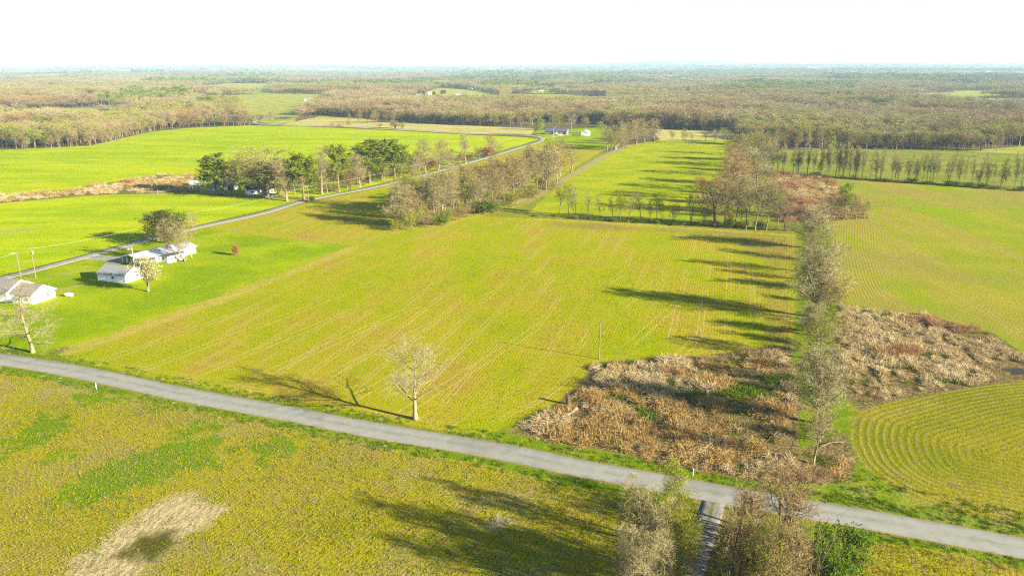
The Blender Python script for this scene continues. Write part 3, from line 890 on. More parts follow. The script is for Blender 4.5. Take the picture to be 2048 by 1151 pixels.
bare_tree('brown', 15, h=13, r=0.28, lean=0.05, crook=0.05, n1=18, t0=0.22, ang=0.9, ratio=0.55, tt=0.6, up1=0.10, n2=8, n3=6, n4=4, tw=0.014, mt=BARK_GREY, mc=TWIG_BROWN, leaf=0.06, ml=LEAF_BUD, leafsize=0.06)
bare_tree('round', 16, h=12, r=0.34, lean=0.03, crook=0.05, k=3, n1=12, t0=0.18, ang=0.85, ratio=0.60, tt=0.5, up1=0.10, n2=8, n3=6, n4=4, tw=0.014, mt=BARK_GREY, mc=TWIG_GREY, leaf=0.25, ml=LEAF_BUD, leafsize=0.06)
bare_tree('russet', 17, h=12, r=0.34, lean=0.04, crook=0.05, n1=16, t0=0.28, ang=0.95, ratio=0.60, tt=0.5, up1=0.09, n2=8, n3=6, n4=4, tw=0.013, mt=BARK_DARK, mc=TWIG_BROWN, leaf=0.35, ml=LEAF_RUST, leafsize=0.07)
bare_tree('slender', 18, h=13, r=0.15, lean=0.05, crook=0.04, n1=18, t0=0.30, ang=0.7, ratio=0.24, tt=0.5, up1=0.16, n2=6, n3=5, n4=3, tw=0.012, mt=BARK_GREY, mc=TWIG_GREY, leaf=0.10, ml=LEAF_BUD, leafsize=0.06)
bare_tree('slender_pale', 19, h=14, r=0.17, lean=0.05, crook=0.05, k=2, n1=16, t0=0.35, ang=0.65, ratio=0.28, tt=0.5, up1=0.18, n2=6, n3=5, n4=3, tw=0.012, mt=BARK_PALE, mc=TWIG_PALE)
bare_tree('sapling', 20, h=11, r=0.11, lean=0.08, crook=0.05, k=2, n1=12, t0=0.30, ang=0.75, ratio=0.26, tt=0.5, up1=0.12, n2=5, n3=4, n4=3, tw=0.011, mt=BARK_GREY, mc=TWIG_GREY, leaf=0.22, ml=LEAF_BUD, leafsize=0.055)
bare_tree('sapling_dark', 21, h=11, r=0.14, lean=0.07, crook=0.06, k=2, n1=12, t0=0.25, ang=0.85, ratio=0.30, tt=0.5, up1=0.08, n2=6, n3=5, n4=3, tw=0.012, mt=BARK_DARK, mc=TWIG_BROWN)
bare_tree('bud', 22, h=12, r=0.22, lean=0.05, crook=0.05, n1=18, t0=0.14, ang=0.75, ratio=0.48, tt=0.6, up1=0.14, n2=7, n3=6, n4=4, tw=0.011, mt=BARK_GREY, mc=TWIG_OLIVE, leaf=0.6, ml=LEAF_BUD, leafsize=0.075)
bare_tree('lime', 23, h=10, r=0.15, lean=0.05, crook=0.05, n1=16, t0=0.22, ang=0.8, ratio=0.42, tt=0.6, up1=0.10, n2=7, n3=5, n4=4, tw=0.010, mt=BARK_GREY, mc=TWIG_OLIVE, leaf=0.8, ml=LEAF_LIME, leafsize=0.11)
bare_tree('lime_thin', 24, h=11, r=0.13, lean=0.06, crook=0.05, n1=14, t0=0.30, ang=0.7, ratio=0.28, tt=0.5, up1=0.14, n2=6, n3=5, n4=3, tw=0.010, mt=BARK_GREY, mc=TWIG_OLIVE, leaf=0.7, ml=LEAF_LIME, leafsize=0.075)
bare_tree('gold', 25, h=12, r=0.22, lean=0.04, crook=0.05, n1=16, t0=0.25, ang=0.75, ratio=0.42, tt=0.5, up1=0.14, n2=7, n3=5, n4=4, tw=0.012, mt=BARK_GREY, mc=TWIG_BROWN, leaf=0.75, ml=LEAF_GOLD, leafsize=0.10, leaf_top=0.6)
bare_tree('flower', 26, h=7, r=0.14, lean=0.04, crook=0.05, k=2, n1=14, t0=0.25, ang=0.6, ratio=0.45, tt=0.5, up1=0.15, n2=6, n3=5, n4=4, tw=0.011, mt=BARK_GREY, mc=TWIG_OLIVE, leaf=0.6, ml=BLOSSOM, leafsize=0.08, leaf_top=0.5)
bare_tree('dark_multi', 27, h=10, r=0.15, lean=0.16, crook=0.07, k=5, n1=9, t0=0.30, ang=0.6, ratio=0.36, tt=0.4, up1=0.10, n2=6, n3=5, n4=3, ck=0.2, tw=0.008, mt=BARK_DARK, mc=TWIG_BROWN)
bare_tree('vase', 28, h=11, r=0.12, lean=0.34, crook=0.05, k=8, n1=8, t0=0.35, ang=0.55, ratio=0.32, tt=0.5, up1=0.10, n2=6, n3=6, n4=4, tw=0.009, mt=BARK_PALE, mc=TWIG_GREY)
bare_tree('bud_sparse', 29, h=13, r=0.16, lean=0.06, crook=0.06, k=2, n1=14, t0=0.25, ang=0.75, ratio=0.34, tt=0.5, up1=0.10, n2=6, n3=5, n4=4, tw=0.006, mt=BARK_PALE, mc=TWIG_OLIVE, leaf=0.85, ml=LEAF_BUD, leafsize=0.09)

def shrub(key, seed, h, k, mt, mc, leaf=0.0, ml=None, leafsize=0.08, tw=0.008, lean=0.45, n1=8):
    rng = np.random.default_rng(seed)
    P0, R0 = stem(rng, h * 1.05, 0.035, lean, 0.10, 6, k)
    P0[:, 0, :2] = rng.normal(0, 0.35, (k, 2)) * h / 3
    P0[:, 1:] += (P0[:, :1] - np.array([0, 0, -0.25])) * np.array([1, 1, 0])
    P1, R1 = branch(rng, P0, R0, n1, 0.15, 1.0, 0.7, 0.42, 0.4, 4, 0.08, 0.2, 0.012)
    P2, R2 = branch(rng, P1, R1, 5, 0.15, 1.0, 0.7, 0.5, 0.3, 3, 0.06, 0.2, 0.010, minlen=0.15)
    crown = join([ribbons(P1, np.maximum(R1, tw * 1.2), rng), ribbons(P2, np.maximum(R2, tw), rng)])
    lf = None
    if leaf:
        C = np.concatenate([P2[:, 1], P2[:, 2], P1[:, 2]]); C = C[rng.random(len(C)) < leaf]
        C = np.repeat(C, 2, 0) + rng.normal(0, 0.12, (len(C) * 2, 3))
        C = C[C[:, 2] > 0.05]
        lf = leaves(C, leafsize, rng)
    finish_proto(key, tubes(P0, np.maximum(R0, 0.018), 4), crown, mt, mc, lf, ml, 'stem', 'foliage')
shrub('shrub_bare', 41, 4.0, 14, BRUSH, BRUSH)
shrub('shrub_green', 42, 3.5, 14, BRUSH, TWIG_OLIVE, 0.9, LEAF_GREEN, 0.13)
shrub('shrub_bud', 43, 4.0, 14, BRUSH, TWIG_OLIVE, 0.7, LEAF_BUD, 0.09)
shrub('shrub_rust', 44, 3.0, 22, BRUSH, TWIG_RUSSET, 0.95, LEAF_RUST, 0.10, lean=0.35)

def pine(key, seed, h, r, crown_lo, wid, dark=False):
    rng = np.random.default_rng(seed)
    P0, R0 = stem(rng, h, r, 0.015, 0.015, 9, 1)
    P1, R1 = branch(rng, P0, R0, 54, crown_lo, 0.985, 1.2, wid / h, 0.55, 6, 0.10, 0.12, 0.016)
    P2, R2 = branch(rng, P1, R1, 6, 0.35, 1.0, 0.75, 0.36, 0.3, 4, 0.16, 0.15, 0.012, minlen=0.3)
    C = np.concatenate([P2[:, 1], P2[:, 2], P2[:, 3], P1[:, -1]])
    C = C + rng.normal(0, 0.10, C.shape)
    nb = 13
    Cn = np.repeat(C, nb, 0)
    d = unit(rng.normal(size=Cn.shape) + np.array([0, 0, 0.55]))
    ln = rng.uniform(0.34, 0.72, (len(Cn), 1))
    side = unit(np.cross(d, rng.normal(size=Cn.shape))) * 0.065
    V = np.stack([Cn - side * 0.5, Cn + side * 0.5, Cn + d * ln + side, Cn + d * ln - side], 1).reshape(-1, 3)
    nd = (V, np.arange(len(V)).reshape(-1, 4))
    finish_proto(key, join([tubes(P0, R0, 7), tubes(P1, R1, 4)]), tubes(P2, np.maximum(R2, 0.012), 3), BARK_PINE, BARK_PINE, nd, NEEDLE)
pine('pine_a', 51, 18, 0.30, 0.26, 7.2)
pine('pine_b', 52, 20, 0.30, 0.36, 7.8)
pine('pine_c', 53, 17, 0.28, 0.14, 5.8)

def cedar(key, seed, h, w):
    rng = np.random.default_rng(seed)
    P0, R0 = stem(rng, h * 0.92, 0.26, 0.03, 0.02, 8, 2)
    P1, R1 = branch(rng, P0, R0, 30, 0.12, 0.98, 0.95, w / h * 0.62, 0.45, 5, 0.10, 0.14, 0.014)
    P2, R2 = branch(rng, P1, R1, 8, 0.25, 1.0, 0.8, 0.42, 0.3, 4, 0.08, 0.2, 0.012, minlen=0.25)
    C = np.concatenate([P2[:, 1], P2[:, 2], P2[:, 3]])
    C = np.repeat(C, 7, 0) + rng.normal(0, 0.20, (len(C) * 7, 3))
    finish_proto(key, join([tubes(P0, R0, 6), tubes(P1, R1, 4)]), tubes(P2, np.maximum(R2, 0.012), 3), BARK_DARK, BARK_DARK, leaves(C, 0.14, rng, ratio=0.45), NEEDLE_DARK)
cedar('cedar', 54, 11, 8)

# ------------------------------------------------------------------ placing plants
def plant(key, px, py, pt, wpx, label, name, cat, group=None, lean=0.0):
    """foot at a point of the ground plan, as tall as its top reads, wpx its spread"""
    g = ground_xy(px, py)
    return plant_at(key, g, height_to(g[1], pt), wpx * metres_per_px(g[1]) if wpx else None, label, name, cat, group, lean)

def plant_at(key, g, h, w, label, name, cat, group=None, lean=0.0):
    pr = PROTO[key]
    label = label.replace('*', LOOK.get(key, 'bare'))
    sz = h / pr['h']
    sx = w / pr['w'] if w else sz
    o = thing(name, label, cat, (g[0], g[1], float(terrain(g[0], g[1])) - 0.04), random.uniform(0, 6.28), group)
    o.scale = (sx, sx * random.uniform(0.92, 1.08), sz)
    if lean:
        o.rotation_euler[0] = random.uniform(-lean, lean); o.rotation_euler[1] = random.uniform(-lean, lean)
    for nm, me in pr['parts']:
        c = bpy.data.objects.new(nm, me)
        COL.objects.link(c)
        c.parent = o
    return o

# single trees with a look of their own
plant('spread', 831, 838, 690, 156, 'large bare pale tree standing alone on the road verge at the drilled field', 'bare_tree', 'tree')
plant('sycamore', 66, 705, 552, 138, 'large crooked bare tree with pale trunk in front of the white house', 'bare_tree', 'tree')
plant('flower', 299, 583, 514, 52, 'small tree in white blossom between the garage and the ranch house', 'blossoming_tree', 'tree')
plant('cedar', 334, 487, 421, 82, 'dense dark cedar between the ranch house and the lane', 'cedar_tree', 'tree')
plant('vase', 370, 523, 430, 74, 'bare many-stemmed tree leaning over the ranch house roof', 'bare_tree', 'tree')
plant('shrub_rust', 471, 511, 490, 14, 'small round rust-brown bush alone on the lawn', 'bush', 'shrub')
plant('shrub_bare', 387, 452, 424, 18, 'small pale bare tree beside the lane behind the dark cedar', 'bare_tree', 'tree')

# clumps on both sides of the gravel drive
GW, GE = 'trees and shrubs west of the gravel drive', 'trees and shrubs east of the gravel drive'
plant('near_pale', 1300, 1190, 985, 140, 'tall pale bare tree with whitish stems west of the gravel drive', 'bare_tree', 'tree', GW)
plant('near_pale', 1262, 1215, 1035, 110, 'shorter pale bare tree at the west edge of the drive-side clump', 'bare_tree', 'tree', GW)
plant('bud_sparse', 1352, 1105, 928, 78, 'budding yellow-green tree between the gravel drive and county road', 'budding_tree', 'tree', GW)
plant('slender', 1328, 1085, 948, 60, 'slender bare tree beside the budding tree at the county road', 'bare_tree', 'tree', GW)
plant('bud_sparse', 1338, 1150, 985, 80, 'leafy olive tree in the middle of the clump west of the gravel drive', 'budding_tree', 'tree', GW)
for p in [(1388, 1085, 1040, 52), (1378, 1120, 1065, 56), (1362, 1165, 1100, 60), (1372, 1060, 1022, 40)]:
    plant('shrub_bud', *p, 'low green shrub lining the west side of the gravel drive', 'shrub', 'shrub', 'low shrubs along the gravel drive')
plant('dark_multi', 1500, 1092, 962, 92, 'smaller dark bare many-stemmed tree at the drive mouth', 'bare_tree', 'tree', GE)
plant('dark_multi', 1560, 1080, 925, 130, 'larger dark bare many-stemmed tree by the county road', 'bare_tree', 'tree', GE)
plant('shrub_bare', 1462, 1190, 1020, 110, 'tall bare brown thicket east of the gravel drive', 'shrub', 'shrub', GE)
plant('dark_multi', 1478, 1215, 1000, 110, 'dark bare many-stemmed tree beside the drive behind the brown thicket', 'bare_tree', 'tree', GE)
plant('brown', 1540, 1245, 1030, 120, 'brown bare tree towering behind the yellow-green bush', 'bare_tree', 'tree', GE)
plant('shrub_bare', 1480, 1130, 1040, 70, 'bare brown bush under the smaller dark tree', 'shrub', 'shrub', GE)
plant('shrub_bud', 1552, 1185, 1062, 100, 'yellow-green budding bush amid the thicket east of the drive', 'shrub', 'shrub', GE)
plant('bud', 1520, 1240, 1050, 90, 'yellow budding small tree behind the thicket east of the drive', 'budding_tree', 'tree', GE)
plant('shrub_bare', 1612, 1190, 1035, 105, 'pale bare thicket between the yellow bush and green bushes', 'shrub', 'shrub', GE)
plant('shrub_bare', 1585, 1120, 1045, 70, 'bare bush under the larger dark tree', 'shrub', 'shrub', GE)
for p in [(1648, 1125, 1050, 58), (1700, 1112, 1048, 62), (1655, 1185, 1100, 70), (1700, 1160, 1090, 58), (1625, 1150, 1075, 50)]:
    plant('shrub_green', *p, 'rounded leafy green bush south of the county road', 'shrub', 'shrub', 'green bushes south of the county road')

# hedgerow running away from the county road
HG = 'trees of the hedgerow between the drilled field and the pond fields'
plant('hedge_pale', 1622, 496, 404, 74, 'pale bare tree at the fence-row end of the straight hedgerow', 'bare_tree', 'tree', HG)
plant('ovate', 1636, 545, 462, 72, 'bare tree second from the fence-row end of the straight hedgerow', 'bare_tree', 'tree', HG)
plant('hedge_pale', 1630, 632, 482, 94, 'largest pale bare tree of the straight hedgerow', 'bare_tree', 'tree', HG)
plant('brown', 1648, 642, 560, 66, 'low brown bare tree beside the largest hedgerow tree', 'bare_tree', 'tree', HG)
plant('bud', 1628, 716, 618, 78, 'yellow-green budding tree in the straight hedgerow', 'budding_tree', 'tree', HG)
plant('hedge_pale', 1632, 845, 678, 98, 'wide grey bare hedgerow tree between the two dead-grass patches', 'bare_tree', 'tree', HG)
for p in [(1632, 520, 455, 56), (1622, 560, 492, 52), (1640, 580, 512, 54), (1622, 668, 600, 56), (1640, 690, 630, 48), (1622, 768, 690, 58), (1642, 790, 722, 50), (1616, 740, 690, 40), (1640, 880, 815, 50)]:
    plant(random.choice(['hedge_pale', 'hedge_pale', 'ovate', 'bud']), *p, 'shorter * tree between the tall trees of the straight hedgerow', 'bare_tree', 'tree', HG)
plant('slender_pale', 1626, 925, 800, 62, 'thin whitish bare tree at the road end of the hedgerow', 'bare_tree', 'tree', HG)
for p in [(1600, 700, 672, 45), (1612, 660, 640, 40), (1608, 600, 572, 40), (1660, 655, 625, 40), (1605, 520, 500, 35), (1650, 740, 705, 50), (1610, 760, 735, 45), (1655, 960, 925, 35), (1612, 870, 840, 45)]:
    plant('shrub_bare' if p[0] % 4 else 'shrub_bud', *p, 'low * bush at the foot of the straight hedgerow', 'shrub', 'shrub', 'bushes under the straight hedgerow')

# copse with pines on the lane
CG = 'trees of the pine copse along the lane'
plant('pine_c', 432, 388, 306, 62, 'dark pine with low branches by the white trailer', 'pine_tree', 'tree', CG)
plant('pine_a', 608, 398, 305, 62, 'single pine with bare lower trunk where the lane passes the copse', 'pine_tree', 'tree', CG)
plant('pine_b', 678, 383, 288, 54, 'tall narrow pine between two pale bare trees of the copse', 'pine_tree', 'tree', CG)
plant('pine_b', 740, 366, 286, 80, 'broad pine on the trailer side of the big pine group', 'pine_tree', 'tree', CG)
plant('pine_a', 764, 360, 277, 88, 'tallest pine in the middle of the big pine group', 'pine_tree', 'tree', CG)
plant('pine_b', 790, 357, 288, 70, 'lower pine on the bend side of the big pine group', 'pine_tree', 'tree', CG)
plant('round', 530, 393, 289, 122, 'largest round bare tree of the copse, spreading over the hidden house', 'bare_tree', 'tree', CG)
plant('brown', 482, 390, 318, 56, 'bare brown tree between the low pine and the largest round tree', 'bare_tree', 'tree', CG)
plant('ovate_pale', 574, 401, 318, 50, 'pale bare tree between the largest round tree and the single pine', 'bare_tree', 'tree', CG)
plant('slender_pale', 643, 388, 290, 44, 'tall pale bare tree beside the single pine', 'bare_tree', 'tree', CG)
plant('ovate_pale', 717, 375, 306, 46, 'spreading pale bare tree in front of the big pine group', 'bare_tree', 'tree', CG)
for p in [(462, 384, 330, 34), (500, 384, 322, 40), (556, 388, 318, 40), (590, 388, 335, 30), (626, 384, 330, 34), (660, 380, 325, 34), (695, 376, 325, 32), (735, 365, 320, 36), (655, 386, 340, 26), (700, 380, 335, 26), (770, 364, 325, 30), (800, 356, 318, 30)]:
    plant(random.choice(['brown', 'slender', 'sapling_dark', 'ovate']), *p, '* tree filling the gaps of the pine copse', 'bare_tree', 'tree', 'thin trees of the pine copse')
LG = 'bare trees along the lane beyond the pine copse'
for i, p in enumerate([(826, 353, 306, 34), (852, 347, 274, 52), (876, 342, 277, 46), (905, 337, 300, 30), (932, 328, 266, 30), (958, 321, 296, 24), (986, 312, 268, 28), (920, 333, 302, 26), (895, 338, 296, 26), (840, 350, 300, 30)]):
    plant(['ovate_pale', 'ovate', 'ovate', 'slender', 'slender_pale', 'sapling', 'brown', 'slender_pale', 'slender', 'brown'][i], *p, '* tree beside the lane between the pine copse and the bend', 'bare_tree', 'tree', LG)
for i in range(26):
    f = i / 25
    px = 640 + 360 * f; py = 391 - 79 * f + random.uniform(-6, -1)
    plant(random.choice(['shrub_bare', 'shrub_bare', 'shrub_rust', 'shrub_bud', 'shrub_green']), px, py, py - random.uniform(12, 24), random.uniform(22, 36), 'low * bush between the lane and the copse', 'shrub', 'shrub', 'undergrowth along the lane')
plant('shrub_green', 623, 402, 390, 16, 'dark green bush at the utility pole by the lane', 'shrub', 'shrub')

# copse in the middle of the fields
MG = 'trees of the middle copse beside the drilled field'
mid = [('slender_pale', 790, 447, 362, 40), ('ovate_pale', 800, 452, 372, 56), ('slender_pale', 815, 445, 368, 40), ('brown', 830, 450, 380, 50), ('ovate', 852, 440, 352, 56), ('vase', 872, 440, 345, 62), ('ovate_pale', 888, 432, 333, 60),
       ('ovate', 905, 425, 330, 46), ('brown', 932, 412, 326, 56), ('slender', 920, 425, 352, 36), ('ovate', 955, 420, 338, 50), ('slender_pale', 958, 425, 352, 38), ('brown', 985, 408, 320, 58), ('ovate', 985, 416, 335, 48),
       ('brown', 1008, 404, 318, 50), ('brown', 1026, 400, 302, 62), ('ovate', 1052, 390, 305, 52), ('brown', 1048, 382, 298, 46), ('ovate_pale', 1095, 378, 290, 52), ('slender', 1072, 385, 300, 40), ('slender', 1142, 345, 288, 40), ('brown', 1120, 352, 285, 46), ('slender', 1085, 365, 290, 40), ('ovate', 1010, 390, 315, 50), ('slender', 940, 400, 330, 40), ('slender_pale', 868, 425, 345, 36), ('slender', 1035, 398, 330, 30)]
for k, *p in mid:
    plant(k, *p, '* tree crowded into the middle copse beside the drilled field', 'bare_tree', 'tree', MG)
for i in range(16):
    f = (i + random.random() * 0.7) / 16
    px = 800 + 320 * f; py = 438 - 30 * f - 62 * f * f + random.uniform(-14, -4)
    plant(random.choice(['brown', 'ovate', 'bud', 'slender', 'ovate']), px, py, py - random.uniform(62, 92) * (1 - 0.12 * f), random.uniform(40, 58), '* tree at the back of the middle copse towards the lane', 'bare_tree', 'tree', MG)
plant('gold', 1112, 372, 290, 50, 'golden-leaved tree at the far end of the middle copse', 'gold_tree', 'tree', MG)
plant('gold', 1072, 366, 288, 44, 'orange-topped tree inside the middle copse', 'gold_tree', 'tree', MG)
plant('lime', 1092, 352, 283, 44, 'lime-green topped tree behind the golden tree of the middle copse', 'budding_tree', 'tree', MG)
plant('lime_thin', 934, 424, 348, 24, 'narrow lime-green tree in the near half of the middle copse', 'budding_tree', 'tree', MG)
plant('lime', 972, 412, 378, 30, 'short lime-green tree under the bare trees of the middle copse', 'budding_tree', 'tree', MG)
for i in range(34):
    f = i / 33
    px = 790 + 315 * f; py = 462 - 20 * f - 62 * f * f + random.uniform(-14, 0)
    plant(random.choice(['shrub_bare', 'shrub_bud', 'shrub_bare', 'shrub_bare', 'shrub_green', 'shrub_bud']) if f > 0.2 else 'shrub_bud', px, py, py - random.uniform(20, 40) * (1.25 if f < 0.2 else 0.85), random.uniform(30, 48), 'low * bush along the field edge of the middle copse', 'shrub', 'shrub', 'bushes of the middle copse')

# fence row at the top of the drilled field
FG = 'slender trees of the fence row at the head of the drilled field'
fence = [('slender', 1119, 427, 360, 22), ('lime_thin', 1137, 428, 366, 30), ('sapling', 1150, 434, 366, 36), ('sapling', 1177, 437, 373, 24), ('slender', 1200, 439, 388, 20), ('slender', 1257, 444, 384, 26), ('slender', 1280, 441, 384, 28), ('sapling', 1325, 444, 388, 24), ('sapling_dark', 1347, 446, 398, 24),
         ('sapling_dark', 1382, 449, 374, 30), ('brown', 1408, 450, 390, 30), ('slender', 1469, 453, 366, 32), ('slender', 1491, 458, 370, 36), ('slender', 1510, 459, 366, 40), ('slender', 1532, 460, 378, 32), ('slender', 1554, 460, 376, 32), ('sapling_dark', 1569, 460, 386, 32), ('slender', 1447, 454, 362, 44), ('slender', 1224, 440, 392, 18), ('slender', 1298, 443, 396, 18), ('slender', 1480, 452, 376, 26), ('sapling', 1522, 455, 384, 28)]
for k, *p in fence:
    plant(k, *p, '* tree in the fence row at the head of the drilled field', 'bare_tree', 'tree', FG)
plant('lime_thin', 1240, 441, 378, 24, 'lime-green sapling in the middle of the fence row', 'budding_tree', 'tree', FG)
plant('lime_thin', 1313, 445, 386, 22, 'lime-green sapling in the fence row nearer the russet tree', 'budding_tree', 'tree', FG)
plant('russet', 1429, 453, 343, 84, 'broad russet-brown tree at the corner of the fence row', 'russet_tree', 'tree', FG)
for i in range(36):
    px = 1065 + 525 * (i + random.random() * 0.8) / 36; py = 431 + 31 * (px - 1065) / 525
    plant(random.choice(['shrub_bare', 'shrub_green', 'shrub_bare', 'shrub_bud']), px, py, py - (random.uniform(5, 10) if px < 1400 else random.uniform(10, 22)), random.uniform(16, 26), 'low * bush in the fence row at the head of the drilled field', 'shrub', 'shrub', 'bushes of the fence row')

# hedgerow slanting away past the rust-coloured thicket
DG = 'trees of the slanting hedgerow behind the russet tree'
diag = [('brown', 1440, 425, 335, 80), ('russet', 1462, 400, 306, 92), ('brown', 1482, 385, 300, 84), ('ovate', 1500, 425, 352, 46), ('ovate_pale', 1520, 430, 356, 46), ('ovate', 1545, 432, 362, 44), ('brown', 1480, 352, 284, 70), ('ovate_pale', 1510, 372, 296, 60), ('ovate', 1500, 335, 270, 60), ('ovate', 1522, 345, 278, 50), ('brown', 1512, 312, 250, 56), ('ovate', 1532, 322, 262, 48), ('ovate', 1562, 428, 372, 40), ('ovate_pale', 1490, 410, 345, 44), ('brown', 1470, 330, 282, 44), ('brown', 1505, 290, 240, 50), ('ovate', 1530, 395, 330, 44)]
for k, *p in diag:
    plant(k, *p, '* tree in the slanting hedgerow behind the russet tree', 'bare_tree', 'tree', DG)
plant('bud', 1492, 322, 266, 56, 'pale green budding tree in the slanting hedgerow', 'budding_tree', 'tree', DG)
plant('bud', 1500, 290, 248, 44, 'far budding tree at the end of the slanting hedgerow', 'budding_tree', 'tree', DG)
plant('lime_thin', 1560, 438, 385, 30, 'thin budding tree where the fence row meets the slanting hedgerow', 'budding_tree', 'tree', DG)
for i in range(18):
    f = (i + random.random()) / 18; px = 1425 + 85 * f + random.uniform(-8, 45) * (1 - f); py = 448 - 158 * f
    plant(random.choice(['shrub_bare', 'shrub_bare', 'shrub_bud']), px, py, py - random.uniform(18, 32) * (1 - 0.4 * f), random.uniform(28, 44) * (1 - 0.3 * f), 'low * bush at the foot of the slanting hedgerow', 'shrub', 'shrub', 'bushes of the slanting hedgerow')
# trees around the rust-coloured thicket
plant('lime', 1690, 438, 364, 44, 'bright lime-green tree at the corner of the rust-coloured thicket', 'budding_tree', 'tree')
for p in [(1652, 440, 388, 32), (1668, 437, 392, 28), (1712, 438, 390, 30), (1728, 437, 398, 22), (1640, 442, 396, 26), (1702, 434, 384, 26), (1675, 440, 400, 24)]:
    plant(random.choice(['ovate', 'slender', 'brown']), *p, 'small * tree around the lime-green tree', 'bare_tree', 'tree', 'bare trees at the corner of the rust-coloured thicket')

# tree line across the fields beyond the hedgerow
TG = 'thin trees of the tree line across the fields beyond the hedgerow'
trl = []
for i in range(62):
    f = (i + random.uniform(-0.6, 1.6)) / 62
    f = max(0.0, min(1.0, f)) ** 1.12
    px = 1545 + 515 * f
    py = 346 + 34 * f + random.uniform(-2, 2)
    hp = random.choice([random.uniform(34, 50), random.uniform(48, 72), random.uniform(48, 66)])
    if px < 1600: hp = random.uniform(48, 64)
    if 1640 < px < 1712: hp = random.uniform(62, 76)
    if px > 2020: hp = random.uniform(60, 80)
    trl.append((px, py, py - hp, random.uniform(9, 16)))
for p in trl:
    plant(random.choice(['slender', 'slender_pale', 'slender_pale', 'sapling_dark', 'slender']) if not 1640 < p[0] < 1712 else random.choice(['slender_pale', 'ovate_pale']), *p, '* tree in the tree line across the fields beyond the hedgerow', 'bare_tree', 'tree', TG)
plant('lime', 1655, 350, 272, 26, 'light green leafy tree in the tree line across the fields beyond the hedgerow', 'budding_tree', 'tree', TG)
for i in range(26):
    f = (i + random.random()) / 26; px = 1550 + 510 * f; py = 349 + 33 * f
    plant(random.choice(['shrub_bare', 'shrub_bare', 'shrub_green']), px, py, py - random.uniform(6, 11), random.uniform(18, 30), 'low * bush under the tree line across the fields beyond the hedgerow', 'shrub', 'shrub', 'bushes under the tree line across the fields beyond the hedgerow')

# garden of the brick house
plant('lime', 1076, 272, 236, 26, 'round bright green tree west of the brick house', 'budding_tree', 'tree')
plant('bud', 1110, 262, 220, 28, 'round budding tree behind the brick house', 'budding_tree', 'tree')
plant('spread', 1142, 260, 228, 36, 'spreading bare tree between the brick house and the white shed', 'bare_tree', 'tree')
plant('gold', 1170, 259, 234, 20, 'golden tree behind the white shed', 'gold_tree', 'tree')
plant('lime', 1203, 268, 243, 24, 'leafy green tree east of the white shed', 'budding_tree', 'tree')
for i, p in enumerate([(1214, 303, 252, 34), (1232, 300, 245, 38), (1252, 296, 240, 42), (1272, 290, 236, 42), (1290, 286, 236, 40), (1306, 283, 238, 34), (1222, 302, 262, 26), (1243, 298, 262, 24)]):
    plant(['ovate', 'ovate_pale', 'ovate', 'brown', 'ovate', 'ovate_pale', 'bud', 'bud'][i], *p, '* tree in the short row between the brick house and the far green field', 'bare_tree', 'tree', 'short row of trees east of the brick house')
for p in [(1345, 284, 262, 14), (1365, 286, 258, 18), (1385, 284, 264, 16), (1410, 283, 262, 16), (1430, 284, 258, 18), (1370, 280, 264, 14), (1450, 283, 255, 22)]:
    plant(random.choice(['slender', 'lime_thin', 'slender_pale']), *p, 'small * tree at the head of the far green field', 'bare_tree', 'tree', 'small trees at the head of the far green field')

# front rows of the woods
def front_row(pts, n, keys, hm, label, group, jitter=6):
    line = smooth_line([ground_xy(*p) for p in pts], 5)
    s = np.concatenate([[0], np.cumsum(np.hypot(*np.diff(line, axis=0).T))])
    for i in range(n):
        q = (i + random.uniform(0.1, 0.9)) / n * s[-1]
        g = np.array([np.interp(q, s, line[:, 0]), np.interp(q, s, line[:, 1])]) + np.array([random.uniform(-2, 2), random.uniform(0, jitter)])
        h = random.uniform(*hm)
        plant_at(random.choice(keys), g, h, h * random.uniform(0.5, 0.75), label, 'bare_tree', 'tree', group)
front_row([(-20, 300), (100, 296), (190, 291), (230, 279), (300, 263), (370, 255), (500, 250)], 46, ['brown', 'russet', 'brown', 'ovate', 'slender_pale', 'bud', 'slender'], (10, 14), '* tree at the front edge of the wood behind the bright wheat field', 'front trees of the wood behind the wheat field')
front_row([(690, 246), (830, 246), (1060, 255)], 26, ['brown', 'ovate', 'slender', 'sapling_dark', 'ovate_pale'], (11, 16), '* tree at the front edge of the wood behind the dry stubble strip', 'front trees of the wood behind the dry strip')
front_row([(1200, 255), (1310, 258), (1470, 264)], 16, ['brown', 'ovate', 'slender', 'sapling_dark'], (13, 18), '* tree at the front edge of the wood behind the white shed', 'front trees of the wood behind the shed')
front_row([(1545, 298), (1700, 297), (1900, 300), (2010, 303)], 34, ['brown', 'ovate', 'brown', 'sapling_dark', 'ovate'], (13, 18), '* tree fronting the wood behind the thin tree line beyond the hedgerow', 'front trees of the wood behind the thin tree line')
for i, p in enumerate([(700, 254, 240, 16), (760, 256, 246, 14), (790, 257, 240, 22), (805, 258, 243, 16), (680, 253, 246, 18), (665, 252, 245, 16)]):
    plant(['ovate', 'slender', 'ovate_pale', 'shrub_bud', 'shrub_bare', 'shrub_bare'][i], *p, 'small * tree in the scrub at the far edge of the wheat field', 'bare_tree', 'tree', 'scrub at the far edge of the wheat field')

# ------------------------------------------------------------------ masses nobody could count: woods, dead grass, verge grass, stubble
def proto_collection(name, items):
    """items: list of meshes; the collection only feeds the scatter, it is not in the scene"""
    c = bpy.data.collections.new(name)
    for i, me in enumerate(items):
        c.objects.link(bpy.data.objects.new('%s_%02d' % (name, i), me))
    return c

